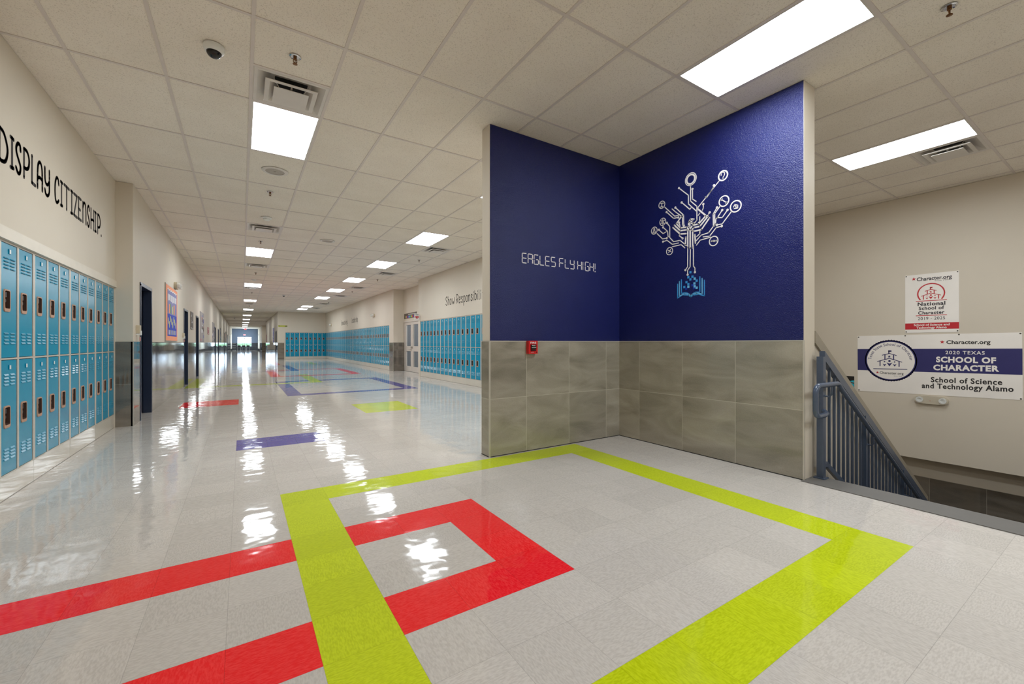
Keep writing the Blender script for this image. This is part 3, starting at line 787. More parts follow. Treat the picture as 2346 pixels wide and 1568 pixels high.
def locker_proto():
    root = thing('locker_unit', 'x', 'lockers')
    mb = MB()                                   # sheet metal frame and body
    fd = 0.016
    xs = [0.0]
    for k in range(3): xs += [DX0 + k * DPITCH, DX0 + k * DPITCH + DW + 0.004]
    xs += [UW]
    for k in range(0, 8, 2): mb.box(xs[k] + (0.0015 if k == 0 else 0), xs[k + 1] - (0.0015 if k == 6 else 0), 0, fd, LH0, LH1)
    for z0, z1 in ((LH0, 0.192), (1.0715, 1.0845), (1.970, LH1)):
        for k in range(1, 7, 2): mb.box(xs[k], xs[k + 1], 0.0005, fd, z0, z1)
    mb.build('frame', M['locker_frame'], root)
    mb = MB(); mb.box(0.002, UW - .002, 0.040, 0.36, LH0, LH1); mb.build('body', M['dark'], root)
    mb = MB(); mb.box(0.0015, UW - 0.0015, 0.002, 0.05, 0.004, LH0 - .002); bev(mb.build('base', M['locker_base'], root), .002, 1)
    mb = MB()
    mb.box(0, UW, 0.006, 0.04, 0, 0.004); mb.build('base_joint', M['dark'], root)
    # one door mesh with louvres; hole for the recessed handle
    H = TIERS[0][1] - TIERS[0][0]
    hx0, hx1, hz0, hz1 = 0.048, 0.134, H - 0.508, H - 0.362
    mb = MB(); y0, y1 = 0.003, 0.012
    for bx in ((0.001, hx0, 0, H), (hx1, DW - .003, 0, H), (hx0, hx1, 0, hz0), (hx0, hx1, hz1, H)):
        mb.box(bx[0], bx[1], y0, y1, bx[2], bx[3])
    def louvre(x0, x1, z):
        d, h = 0.007, 0.011
        P = [(x0, y0, z + h), (x1, y0, z + h), (x1 - .004, y0 - d, z), (x0 + .004, y0 - d, z)]
        mb.quad([P[0], P[3], P[2], P[1]])
        mb.quad([P[0], (x0, y0, z), P[3]]); mb.quad([P[1], P[2], (x1, y0, z)])
        mb.quad([(x0, y0, z), (x1, y0, z), P[2], P[3]], 1)
    for c0 in (0.047, 0.152):
        for r in range(4):
            louvre(c0, c0 + 0.077, H - 0.118 - r * 0.0255)
            louvre(c0, c0 + 0.077, 0.105 + r * 0.0255)
    door_me = mb.mesh('locker_door', [M['locker'], M['dark']])
    # recessed cup with bezel
    cup = MB()
    def rr(x0, x1, z0, z1, r, y, n=5):
        out = []
        for cx, cz, a in ((x1 - r, z1 - r, 0), (x0 + r, z1 - r, 90), (x0 + r, z0 + r, 180), (x1 - r, z0 + r, 270)):
            for q in range(n):
                t = math.radians(a + 90 * q / (n - 1)); out.append((cx + r * math.cos(t), y, cz + r * math.sin(t)))
        return out
    L = [rr(hx0 - .010, hx1 + .010, hz0 - .018, hz1 + .010, .022, 0.003), rr(hx0 - .008, hx1 + .008, hz0 - .016, hz1 + .008, .020, -0.004),
         rr(hx0 + .002, hx1 - .002, hz0 + .008, hz1 - .002, .012, -0.004), rr(hx0 + .006, hx1 - .006, hz0 + .014, hz1 - .006, .010, 0.034)]
    for i in range(3):
        A, B = L[i], L[i + 1]; n = len(A)
        for q in range(n):
            q2 = (q + 1) % n; cup.quad([A[q], B[q], B[q2], A[q2]], 0 if i < 2 else 1)
    cup.quad(L[3][::-1], 1)
    cup_me = cup.mesh('recessed_handle', [M['cup'], M['cup_in']])
    lt = MB(); cx = (hx0 + hx1) / 2
    lt.box(cx - .012, cx + .010, 0.004, 0.024, hz1 - .05, hz1 - .012); lt.box(cx - .006, cx, .020, .026, hz0 + .06, hz1 - .03); lt.tube([(cx - .004, 0.026, hz0 + .068), (cx - .004, 0.006, hz0 + .068)], .013, 12)
    pass
    latch_me = lt.mesh('latch', [M['black']])
    pl = MB(); pl.box(0.126, 0.158, -0.0015, 0.003, H - 0.074, H - 0.036, 1); pl.box(0.130, 0.154, -0.0028, -0.001, H - 0.070, H - 0.040, 0)
    plate_me = pl.mesh('number_plate', [M['plate'], M['locker']])
    for ti, (z0, z1, _) in enumerate(TIERS):
        for k in range(3):
            d = bpy.data.objects.new('door', door_me); COL.objects.link(d); d.parent = root
            d.location = (DX0 + k * DPITCH, 0, z0)
            if ti: d.scale = (1, 1, (z1 - z0) / H)
            for nm, me in (('recessed_handle', cup_me), ('number_plate', plate_me)):
                o = bpy.data.objects.new(nm, me); COL.objects.link(o); o.parent = d
    # the latch is a sub-part of its door too
    for d in [o for o in COL.objects if o.name.startswith('door') and o.parent == root]:
        o = bpy.data.objects.new('latch', latch_me); COL.objects.link(o); o.parent = d
    register(root)
    return root

proto = locker_proto()
first = [True]
ORD = ['nearest', 'second', 'third', 'fourth', 'fifth', 'sixth', 'seventh', 'eighth', 'ninth', 'tenth', 'eleventh', 'twelfth',
       'thirteenth', 'fourteenth', 'fifteenth', 'sixteenth', 'seventeenth', 'last']
def place_locker(loc, rz, label, group):
    if first[0]: o = proto; first[0] = False
    else: o = copy_tree(proto)
    o.location = loc; o.rotation_euler = (0, 0, rz); o['label'] = label; o['group'] = group
    return o
names4 = ['cut off at the view edge', 'second from the left edge of view', 'second nearest to the pilaster', 'beside the pilaster at the row end']
for k in range(4):
    place_locker((-1.505, 4.4816 + k * UW, 0), PI / 2, 'teal six-door locker unit on the left wall, ' + names4[k], 'teal lockers on the left wall')
names6 = ['beside them', 'second from them', 'third from them', 'second from the navy wall', 'cut off by the navy wall', 'hidden by the navy wall']
for k in range(6):
    place_locker((5.378, 14.78 - k * UW, 0), -PI / 2, 'teal six-door locker unit right of the grey doors, ' + names6[k], 'teal lockers right of the double doors')
names3 = ['nearest the corridor corner', 'middle of the three', 'in the right hand corner']
for k in range(3):
    place_locker((2.665 + k * UW, 35.592, 0), 0, 'teal six-door locker unit on the distant wall facing the hall, ' + names3[k], 'teal lockers on the distant facing wall')
for k in range(18):
    if 18.745 + k * UW + UW > 35.55: break
    place_locker((5.408, 18.745 + (k + 1) * UW, 0), -PI / 2, 'teal six-door locker unit in the long far right row, ' + ORD[k] + ' from the tiled pillar', 'teal lockers in the long far right row')

# ------------------------------------------------------------------ ceiling fixtures
def light_proto():
    root = thing('ceiling_light', 'x', 'ceiling light')
    a, b = GP / 2, GP
    mb = MB(); w = 0.014
    for bx in ((-a + .012, -a + .012 + w, -b + .012, b - .012), (a - .012 - w, a - .012, -b + .012, b - .012), (-a + .012, a - .012, -b + .012, -b + .012 + w), (-a + .012, a - .012, b - .012 - w, b - .012)):
        mb.box(bx[0], bx[1], bx[2], bx[3], -0.002, 0.03)
    mb.box(-a + .012, a - .012, -b + .012, b - .012, 0.03, 0.09)
    mb.build('frame', M['vent'], root)
    mb = MB(); q = .024
    mb.quad([(-a + q, -b + q, 0.004), (-a + q, b - q, 0.004), (a - q, b - q, 0.004), (a - q, -b + q, 0.004)])
    mb.build('diffuser', M['diffuser'], root)
    register(root); return root
lp = light_proto(); used = False
ROWN = {0: 'nearest whole', 6: 'second', 12: 'third', 18: 'fourth', 24: 'fifth', 30: 'sixth', 36: 'seventh', 42: 'eighth', 48: 'ninth', 54: 'tenth', 60: 'eleventh, farthest', -6: 'added unseen behind-the-viewer'}  # the panel behind the viewer is an unseen addition
BN = {0: 'behind the navy wall top', 3: 'nearest one in view', 6: 'second', 9: 'third', 12: 'fourth', 15: 'fifth', 20: 'sixth', 22: 'seventh, farthest'}
specs = []
for r in LIGHTS_A: specs.append((2, r, 'lit rectangular ceiling panel in the long corridor row, ' + ROWN[r] + ' one', 'ceiling lights along the corridor'))
for r in LIGHTS_B: specs.append((7, r, 'lit rectangular ceiling panel in the right hand hall row, ' + BN[r], 'ceiling lights over the right of the hall'))
specs += [(7, -3, 'large lit ceiling panel in front of the navy accent wall, cut by the top edge', None),
          (12, -3, 'lit ceiling panel over the stairwell beside a square air diffuser', None),
          (7, -6, 'added unseen lit ceiling panel behind the viewer over the near floor', None),  # unseen panel added for light from behind the camera
          (12, -6, 'added lit ceiling panel outside the view, right of the stairwell landing', None)]  # extra panel added out of view to brighten the stairwell wall
for c, r, lab, grp in specs:
    x0, x1, y0, y1 = cell(c, r)
    o = lp if not used else copy_tree(lp); used = True
    o.location = ((x0 + x1) / 2, (y0 + y1) / 2, CH); o['label'] = lab
    if grp: o['group'] = grp
o = copy_tree(lp); o.location = (6.9, 17.2, 2.99); o['label'] = 'added unseen ceiling light inside the vestibule behind the grey double doors'  # unseen light added to brighten the room behind the door glass

def vent_proto():
    root = thing('air_diffuser', 'x', 'air vent')
    def sq(mb, a, b, za, zb, mi=0):
        A = [(-a, -a, za), (a, -a, za), (a, a, za), (-a, a, za)]; B = [(-b, -b, zb), (b, -b, zb), (b, b, zb), (-b, b, zb)]
        for i in range(4): mb.quad([A[i], B[i], B[(i + 1) % 4], A[(i + 1) % 4]], mi)
    mb = MB()
    sq(mb, .292, .285, 0.0, -.004); sq(mb, .285, .262, -.004, -.004); sq(mb, .262, .16, -.004, .055); sq(mb, .16, .13, .055, .055)
    mb.build('outer_pan', M['vent'], root)
    mb = MB(); mb.quad([(-.135, -.135, .056), (-.135, .135, .056), (.135, .135, .056), (.135, -.135, .056)])
    mb.build('duct_opening', M['dark'], root)
    mb = MB(); sq(mb, .206, .203, -.022, -.026); sq(mb, .203, .17, -.026, -.026); sq(mb, .17, .11, -.026, .022); sq(mb, .206, .11, -.022, .026); sq(mb, .11, .11, .022, .026)
    mb.build('middle_cone', M['vent'], root)
    mb = MB(); mb.box(-.138, .138, -.138, .138, -.044, -.040)
    sq(mb, .138, .09, -.040, -.015); mb.box(-.006, .006, -.13, .13, -.02, .0); mb.box(-.13, .13, -.006, .006, -.02, .0)
    for sx in (-1, 1):
        for sy in (-1, 1): mb.tube([(sx * .09, sy * .09, -.03), (sx * .14, sy * .14, .03)], .004, 6)
    mb.build('centre_plaque', M['vent'], root)
    register(root); return root
vp = vent_proto(); used = False
VN = {(2, -1): 'beside the nearest corridor ceiling light', (2, 4): 'in the corridor row just before the second light', (2, 8): 'in the corridor row just beyond the second light',
      (2, 13): 'beyond the third corridor light', (2, 20): 'beyond the fourth corridor light', (2, 26): 'beyond the fifth corridor light', (2, 32): 'beyond the sixth corridor light', (2, 38): 'beyond the seventh corridor light',
      (8, 4): 'right of the nearest hall ceiling light', (8, 7): 'right of the second hall ceiling light', (8, 11): 'between the third and fourth hall lights', (8, 14): 'beyond the fourth hall light', (8, 18): 'beyond the fifth hall light', (8, 21): 'beside the last two hall lights', (13, -3): 'beside the stairwell ceiling light'}
for c, r, h in VENTS:
    x0, x1, y0, y1 = cell(c, r)
    o = vp if not used else copy_tree(vp); used = True
    o.location = ((x0 + x1) / 2, y0 + GP * (0.5 + h), CH); o['label'] = 'square white stepped ceiling air diffuser ' + VN[(c, r)]; o['group'] = 'ceiling air diffusers'

def sprinkler_proto():
    root = thing('fire_sprinkler', 'x', 'sprinkler')
    mb = MB(); mb.lathe([(.042, 0), (.042, -.004), (.034, -.008), (.030, -.003), (.018, -.003), (.0, -.003)], n=24); mb.build('escutcheon', M['chrome'], root, True)
    mb = MB(); mb.lathe([(.013, 0), (.013, -.022), (.009, -.026), (.0, -.026)], n=14)
    for sx in (-1, 1): mb.tube([(sx * .011, 0, -.02), (sx * .013, 0, -.04), (0, 0, -.056)], .0035, 6)
    mb.tube([(0, 0, -.026), (0, 0, -.052)], .003, 8)
    mb.build('frame_arms', M['brass'], root, True)
    mb = MB()
    mb.lathe([(0, -.054), (.017, -.056), (.018, -.060), (0, -.062)], n=14); mb.build('deflector', M['brass'], root, True)
    register(root); return root
sp = sprinkler_proto(); used = False
for (x, y), lab in (((0.357, 3.839), 'small brass fire sprinkler hanging behind the nearest air diffuser'), ((0.36, 7.485), 'small brass fire sprinkler beyond the round speaker grille'),
        ((0.354, 11.23), 'small brass fire sprinkler just before the second corridor light'), ((0.382, 16.33), 'small brass fire sprinkler between second and third corridor lights'), ((0.381, 22.74), 'small brass fire sprinkler between third and fourth corridor lights'),
        ((0.38, 31.0), 'distant small fire sprinkler before the fifth corridor light'),
        ((4.09, 11.34), 'small fire sprinkler beyond the nearest hall air diffuser'), ((4.10, 15.68), 'small fire sprinkler beside the third hall light'), ((4.10, 19.9), 'small fire sprinkler beside the fourth hall light'), ((4.10, 26.0), 'small distant fire sprinkler beyond the fifth hall light'),
        ((4.028, 0.794), 'brass fire sprinkler near the top right corner above the landing')):
    o = sp if not used else copy_tree(sp); used = True
    o.location = (x, y, CH); o['label'] = lab; o['group'] = 'ceiling fire sprinklers'

def smoke_proto():
    root = thing('smoke_detector', 'x', 'smoke detector')
    mb = MB(); mb.lathe([(.085, 0), (.085, -.014), (.070, -.022), (.055, -.024)], n=28); mb.build('base', M['plate'], root, True)
    mb = MB(); mb.lathe([(.052, -.022), (.050, -.042), (.036, -.052), (.0, -.054)], n=28); mb.build('sensor_head', M['plate'], root, True)
    mb = MB(); mb.box(-.075, -.055, -.012, .012, -.0225, -.019); mb.build('indicator', M['red_plastic'], root)
    register(root); return root
sm = smoke_proto(); used = False
for (x, y), lab in (((0.38, 9.05), 'round white smoke detector just before the second corridor air diffuser'), ((0.371, 18.16), 'round white smoke detector just before the third corridor light'), ((0.37, 33.0), 'distant round white smoke detector before the fifth corridor light')):
    o = sm if not used else copy_tree(sm); used = True
    o.location = (x, y, CH); o['label'] = lab; o['group'] = 'smoke detectors along the corridor'

def cam_proto():
    root = thing('dome_camera', 'x', 'security camera')
    mb = MB(); mb.lathe([(.068, 0), (.070, -.012), (.067, -.034), (.060, -.046), (.050, -.050)], n=32); mb.build('housing', M['plate'], root, True)
    mb = MB(); mb.lathe([(.050 * math.cos(t * PI / 16), -.048 - .044 * math.sin(t * PI / 16)) for t in range(9)], n=32); mb.build('dome', mat('smoked_dome', (20, 19, 20), .08), root, True)
    register(root); return root
cp = cam_proto(); cp.location = (-0.179, 4.05, CH); cp['label'] = 'white security camera with a black dome, nearest one on the ceiling'
o = copy_tree(cp); o.location = (1.67, 23.1, CH); o['label'] = 'distant dark dome camera in the middle of the hall ceiling'
o = copy_tree(cp); o.location = (-0.55, 46, CH); o['label'] = 'tiny distant dome camera left of the far corridor lights'

def speaker_proto():
    root = thing('ceiling_speaker', 'x', 'speaker')
    mb = MB(); mb.lathe([(.155, 0), (.155, -.006), (.145, -.010), (.112, -.011)], n=40); mb.build('trim_ring', M['vent'], root, True)
    mb = MB(); mb.lathe([(.112, -.011), (.108, -.006), (.015, -.005), (.014, -.009), (0, -.009)], n=40); mb.build('grille', mat('grey_speaker_grille', (168, 160, 150), .5, noise=(400, .3)), root)
    register(root); return root
s0 = speaker_proto(); s0.location = (0.37, 6.54, CH); s0['label'] = 'round white ceiling speaker just beyond the nearest corridor light'
o = copy_tree(s0); o.location = (1.604, 10.35, CH); o['label'] = 'round ceiling speaker in the open middle of the hall ceiling'

def exit_sign(x, y, z0, label, hang):
    root = thing('exit_sign', label, 'exit sign', (x, y, z0))
    mb = MB(); mb.box(-.16, .16, -.02, .02, 0, .20)
    if hang: mb.box(-.05, .05, -.02, .02, .2, .24)
    mb.build('housing', M['plate'], root)
    mb = MB(); text(mb, fr_north(-.021), 'EXIT', 0, .10, .25, .14, 0, bold=.03); mb.build('lettering', M['exit'], root)
    mb = MB(); mb.tube([(0, 0, .2), (0, 0, CH - z0)], .01, 6); 
    if hang: mb.build('stem', M['plate'], root)
exit_sign(0.40, 67.0, 2.95, 'hanging red EXIT sign among the far corridor lights', True)
exit_sign(0.37, 81.96, 2.42, 'red EXIT sign on the slate end wall above the window', False)

# ------------------------------------------------------------------ stair guard with handrail
root = thing('stair_guardrail', 'slate-blue steel stair guard with vertical balusters and round handrail beside the navy wall', 'railing', (4.27, 1.655, 0))
GYr = 1.655
top = lambda x: 1.058 + SL * (x - 4.337)
bot = lambda x: 0.105 + SL * (x - 4.373)
for k, (x, zt) in enumerate(((4.270, 1.080), (5.245, None), (6.385, None), (7.50, None))):
    mb = MB(); h = .026
    zt = top(x) if zt is None else zt
    zb = 0.006 if k == 0 else -0.178 * (int((x - 4.30) / .275) + 1)
    mb.box(x - h, x + h, GYr - h, GYr + h, zb, zt)
    if k == 0: mb.box(x - .045, x + .045, GYr - .045, GYr + .045, 0.006, 0.014)
    bev(wpart(mb, 'post', M['rail'], root), .003, 2)
fr = fr_north(GYr)
def bar(x0, f0, x1, h, d): 
    mb = MB(); mb.prism([(x0, f0(x0) - h), (x1, f0(x1) - h), (x1, f0(x1) + h), (x0, f0(x0) + h)], fr, -d, d); return mb
mb = bar(4.290, top, 7.52, .040, .022); wpart(mb, 'top_rail', M['rail'], root)
mb = bar(4.373, bot, 7.52, .026, .016); mb.prism([(4.296, .135 - .03), (4.378, bot(4.373) - .022), (4.378, bot(4.373) + .03), (4.296, .115 + .01)], fr, -.016, .016)
wpart(mb, 'bottom_rail', M['rail'], root)
x = 4.332; nb = 0
while x < 7.5:
    if min(abs(x - p) for p in (5.245, 6.385, 7.50)) > .05:
        mb = MB(); lo = bot(x) if x > 4.38 else .12
        mb.box(x - .0095, x + .0095, GYr - .0095, GYr + .0095, lo, top(x)); wpart(mb, 'baluster', M['rail'], root)
    x += .1035
HY = 1.575
hr = lambda x: .838 + SL * (x - 4.392)
pts = [(4.262, 1.632, .582), (4.235, HY + .01, .580)]
def arc(c, r, a0, a1, n=8): return [(c[0] + r * math.cos(math.radians(a0 + (a1 - a0) * i / n)), HY, c[1] + r * math.sin(math.radians(a0 + (a1 - a0) * i / n))) for i in range(n + 1)]
pts = [(4.262, 1.632, .602), (4.20, HY + .012, .592), (4.12, HY, .586)] + arc((4.02, .646), .06, 270, 180)[0:] + arc((4.02, .781), .06, 180, 90) + [(4.32, HY, .841)] + arc((4.37, .741), .10, 90, 60, 3)
pts += [(4.47, HY, hr(4.47)), (5.5, HY, hr(5.5)), (6.5, HY, hr(6.5)), (7.55, HY, hr(7.55))]
mb = MB(); mb.tube(pts, .0215, 16)
hro = wpart(mb, 'handrail', M['rail'], root, True)
for x in (4.275, 5.245, 6.385):
    z = hr(x) if x > 4.4 else .84
    mb = MB(); mb.tube([(x, GYr - .025, z - .105), (x, HY + .02, z - .11), (x, HY + .002, z - .09), (x, HY, z - .02)], .0065, 8)
    b_ = wpart(mb, 'bracket', M['rail'], hro, True)

# ------------------------------------------------------------------ navy wall artwork
MARK_D0, MARK_D1 = 0.0003, 0.0016
E4 = lambda u, v, d=0.0: (4.090 - d, u, v)          # traced marks: u = world y here
def e4prism(mb, poly, d0, d1, mi=0):
    mb.prism([(-u, v) for u, v in poly], fr_east(4.090), d0, d1, mi)
FE = fr_east(4.090)
root = thing('wall_decal', 'white circuit-board eagle tree growing from a blue open book on the navy wall', 'wall decal', (4.089, 2.85, 1.9))
mb = MB(); neg = lambda L: [(-p[0], p[1]) for p in L]
for l in TREE['thin']: stroke(mb, FE, neg(l), .0105, MARK_D0, MARK_D1)
for p in TREE['nodes']: ring(mb, FE, (-p[0], p[1]), .0095, .0065, MARK_D0, MARK_D1 + .0002, 0, 14)
wpart(mb, 'circuit_lines', M['white_vinyl'], root)
mb = MB()
for l in TREE['thick']: stroke(mb, FE, neg(l), .0165, MARK_D0, MARK_D1)
wpart(mb, 'eagle', M['white_vinyl'], root)
for c, in [(r,) for r in TREE['rings']]:
    mb = MB(); ring(mb, FE, (-c[0], c[1]), c[2], c[3], MARK_D0, MARK_D1, 0, 40); wpart(mb, 'badge_ring', M['white_vinyl'], root)
for c in TREE['rings']:
    mb = MB(); hit = False
    for l in TREE['icons']:
        if math.hypot(sum(p[0] for p in l) / len(l) - c[0], sum(p[1] for p in l) / len(l) - c[1]) < .05: stroke(mb, FE, neg(l), .009, MARK_D0, MARK_D1); hit = True
    if hit: wpart(mb, 'badge_icon', M['white_vinyl'], root)
mb = MB()
for l, c in TREE['book']: stroke(mb, FE, neg(l), .0115, MARK_D0, MARK_D1 + c * .0002, c)
wpart(mb, 'book', [M['sky_vinyl'], M['pale_sky_vinyl']], root)
mb = MB()
for y, z, c in TREE['sq']: h = .0125; mb.prism([(-y - h, z - h), (-y + h, z - h), (-y + h, z + h), (-y - h, z + h)], FE, MARK_D0, MARK_D1 + c * .0001, c)
wpart(mb, 'pixels', [M['deep_vinyl'], M['sky_vinyl'], M['pale_sky_vinyl']], root)

# segment-display lettering on the left wing
SEGS = {'E': 'afedg', 'R': 'abcefg', 'A': 'abcefg', 'G': 'afedc', 'L': 'fed', 'S': 'afgcd', 'F': 'afeg', 'Y': 'fbgcd', 'H': 'fbgec', 'I': 'fe', '!': 'x'}
root = thing('wall_lettering', 'white segment-style EAGLES FLY HIGH! lettering on the navy left wing', 'lettering', (3.12, 3.884, 2.08))
mb = MB(); FN = fr_north(3.885)
lay = [('E', 2.575), ('A', 2.653), ('G', 2.735), ('L', 2.816), ('E', 2.894), ('S', 2.977), ('F', 3.097), ('L', 3.183), ('Y', 3.262), ('H', 3.378), ('I', 3.462), ('G', 3.500), ('H', 3.576), ('!', 3.662)]
z0, z1, lw, w = 2.087, 2.193, .0092, .060
zm = (z0 + z1) / 2
for ch, x in lay:
    g_ = .004
    if ch == 'A': lst = 'abcefg'
    else: lst = SEGS[ch]
    P = {'a': ((x, z1), (x + w, z1)), 'g': ((x, zm), (x + w, zm)), 'd': ((x, z0), (x + w, z0)), 'f': ((x, zm), (x, z1)), 'e': ((x, z0), (x, zm)),
         'b': ((x + w, zm), (x + w, z1)), 'c': ((x + w, z0), (x + w, zm)), 'x': ((x, z0 + .028), (x, z1))}
    for s_ in lst:
        (a, b), (c, d) = P[s_]; L = math.hypot(c - a, d - b); dx, dz = (c - a) / L * g_, (d - b) / L * g_
        seg(mb, FN, (a + dx, b + dz), (c - dx, d - dz), lw, MARK_D0, MARK_D1)
    if ch == 'G': seg(mb, FN, (x + w * .5, zm), (x + w - g_, zm), lw, MARK_D0, MARK_D1)
    if ch == '!': seg(mb, FN, (x, z0 - .006), (x, z0 + .012), lw * 1.2, MARK_D0, MARK_D1)
wpart(mb, 'letters', M['white_vinyl'], root)

# ------------------------------------------------------------------ hand-drawn style wall sayings
def sm_(pts, n=4):
    out = []
    for i in range(len(pts) - 1):
        p0 = pts[max(i - 1, 0)]; p1 = pts[i]; p2 = pts[i + 1]; p3 = pts[min(i + 2, len(pts) - 1)]
        for k in range(n):
            t = k / n
            out.append(tuple(.5 * ((2 * p1[c]) + (-p0[c] + p2[c]) * t + (2 * p0[c] - 5 * p1[c] + 4 * p2[c] - p3[c]) * t * t + (-p0[c] + 3 * p1[c] - 3 * p2[c] + p3[c]) * t ** 3) for c in (0, 1)))
    out.append(pts[-1]); return out
G = {  # glyph strokes in a unit box; ('c', ...) curves, ('l', ...) straight
 'D': [('l', (.0, 0.02), (.02, 1)), ('c', (.02, 1), (.55, .92), (.95, .6), (1, .35), (.75, .06), (.3, -.02), (0, .02))],
 'I': [('l', (.5, 0), (.5, 1)), ('l', (.05, 1), (.95, .98)), ('l', (.05, 0), (.95, .02))],
 'S': [('c', (.95, .80), (.85, .97), (.45, 1), (.1, .85), (.12, .66), (.55, .45), (.95, .25), (.8, .03), (.4, -.01), (.02, .14))],
 'P': [('l', (.08, 0), (.08, 1)), ('c', (.08, 1), (.65, .98), (1, .78), (.95, .5), (.6, .36), (.1, .34))],
 'L': [('l', (.1, 1), (.08, .02)), ('l', (.08, .02), (1, 0))],
 'A': [('c', (0, 0), (.02, .6), (.15, .9), (.5, 1.02), (.85, .9), (.97, .6), (1, 0)), ('c', (.02, .36), (.5, .44), (1, .38))],
 'Y': [('c', (0, 1), (.02, .6), (.2, .42), (.6, .40), (.95, .55)), ('c', (1, 1), (1, .4), (.95, .12), (.6, -.03), (.2, 0), (.02, .16))],
 'C': [('c', (.95, .78), (.8, .98), (.4, 1), (.08, .75), (.02, .4), (.15, .08), (.5, -.02), (.95, .12))],
 'T': [('l', (.5, 0), (.5, 1)), ('l', (0, 1), (1, .97))],
 'Z': [('l', (0, .98), (.95, .98)), ('l', (.95, .98), (.02, .02)), ('l', (.02, .02), (1, 0))],
 'E': [('l', (.05, 0), (.05, 1)), ('l', (.05, 1), (.95, .98)), ('l', (.05, .48), (.7, .46)), ('l', (.05, .02), (1, 0))],
 'n': [('l', (.03, 0), (.03, .96)), ('c', (.03, .7), (.3, .95), (.7, .95), (.93, .7), (.97, .3), (1, 0))],
 'q': [('l', (.05, 0), (.05, .66)), ('c', (.05, .45), (.4, .68), (.85, .6), (.95, .3), (.95, 0))],
 'H': [('l', (.03, 0), (.03, 1)), ('l', (.97, 0), (.97, 1)), ('c', (.03, .42), (.5, .48), (.97, .46))],
 '.': [('l', (.4, 0), (.6, .02))],
 'h': [('l', (.05, 0), (.05, 1)), ('c', (.05, .45), (.4, .66), (.85, .6), (.95, .3), (.95, 0))],
 'o': [('c', (.5, .68), (.08, .55), (.02, .3), (.2, .04), (.5, 0), (.85, .06), (.98, .32), (.88, .58), (.5, .68))],
 'w': [('c', (0, .68), (.08, .3), (.25, 0)), ('l', (.25, 0), (.48, .34)), ('l', (.48, .34), (.7, 0)), ('c', (.7, 0), (.9, .35), (1, .74))],
 'R': [('l', (.06, 0), (.06, 1)), ('c', (.06, 1), (.6, 1), (.95, .8), (.8, .55), (.4, .42), (.06, .38)), ('l', (.35, .42), (.95, 0))],
 'e': [('c', (.05, .34), (.6, .38), (.95, .5), (.75, .67), (.4, .67), (.08, .48), (.05, .22), (.3, .0), (.7, .02), (.95, .14))],
 's': [('c', (.9, .55), (.6, .68), (.2, .62), (.15, .48), (.55, .36), (.92, .22), (.75, .02), (.35, -.01), (.03, .12))],
 'p': [('l', (.06, .68), (.06, -.38)), ('c', (.06, .55), (.4, .70), (.85, .6), (.97, .35), (.8, .08), (.4, 0), (.06, .08))],
 'i': [('l', (.5, 0), (.5, .62)), ('l', (.5, .80), (.5, .94))],
 'b': [('l', (.06, 0), (.06, 1)), ('c', (.06, .5), (.4, .68), (.85, .6), (.97, .35), (.8, .08), (.4, 0), (.06, .05))],
 'l': [('c', (.3, 1), (.3, .1), (.8, .0))],
 't': [('l', (.45, 0), (.45, .95)), ('l', (.05, .66), (.95, .66))],
 'y': [('c', (.02, .66), (.1, .25), (.45, .15), (.9, .3)), ('c', (.98, .68), (.95, .1), (.8, -.3), (.4, -.36), (.05, -.25))],
 'v': [('l', (.02, .68), (.48, 0)), ('l', (.48, 0), (.98, .68))],
 'a': [('c', (.92, .6), (.5, .7), (.08, .5), (.05, .2), (.3, 0), (.75, .08), (.95, .3)), ('l', (.95, .66), (.97, 0))],
 'd': [('c', (.92, .5), (.5, .7), (.08, .5), (.05, .2), (.3, 0), (.75, .08), (.95, .3)), ('l', (.95, 1), (.97, 0))],
 'r': [('l', (.1, 0), (.1, .66)), ('c', (.1, .4), (.4, .64), (.95, .62))],
}
def saying(name, label, fr, items, z0, z1, lw, loc, inkmat='ink'):
    """items: (glyph, u0, u1)"""
    root = thing('wall_lettering', label, 'lettering', loc)
    mb = MB(); H = z1 - z0
    for ch, u0, u1 in items:
        a, b = u0 + lw / 2, u1 - lw / 2
        if b < a: a = b = (u0 + u1) / 2
        for st in G[ch]:
            pts = list(st[1:]) if st[0] == 'l' else sm_(list(st[1:]))
            q = [(a + (b - a) * p[0], z0 + lw / 2 + (H - lw) * p[1]) for p in pts]
            stroke(mb, fr, q, lw, .0003, .0018)
    wpart(mb, 'letters', M[inkmat], root)
items = [('D', 4.73, 4.892), ('I', 4.911, 4.999), ('S', 5.006, 5.126), ('P', 5.148, 5.286), ('L', 5.309, 5.416), ('A', 5.433, 5.572), ('Y', 5.599, 5.739), ('C', 5.848, 5.987), ('I', 5.999, 6.087), ('T', 6.102, 6.28), ('I', 6.3, 6.393), ('Z', 6.398, 6.539), ('E', 6.552, 6.674), ('n', 6.702, 6.853), ('S', 6.874, 6.98), ('H', 7.01, 7.163), ('I', 7.169, 7.262), ('P', 7.286, 7.435), ('.', 7.45, 7.49)]
saying('a', 'dark slab DISPLAY CITIZENSHIP. lettering above the left lockers', fr_west(-1.495), items, 2.552, 2.818, .031, (-1.494, 6.1, 2.55))
WD = {'S': 1.05, 'h': .85, 'o': .9, 'w': 1.4, 'R': 1.1, 'e': .9, 's': .85, 'p': .95, 'n': .95, 'i': .35, 'q': .9, 'b': .95, 'l': .5, 't': .8, 'y': .95, 'I': .7, 'v': .9, 'a': .95, 'L': .9, 'd': .95, 'r': .75, ' ': 1.0}
def run(s, u0, u1, gap=.22):
    tot = sum(WD[c] + gap for c in s) - gap; k = (u1 - u0) / tot; out = []; u = u0
    for c in s:
        if c != ' ': out.append((c, u, u + WD[c] * k))
        u += (WD[c] + gap) * k
    return out
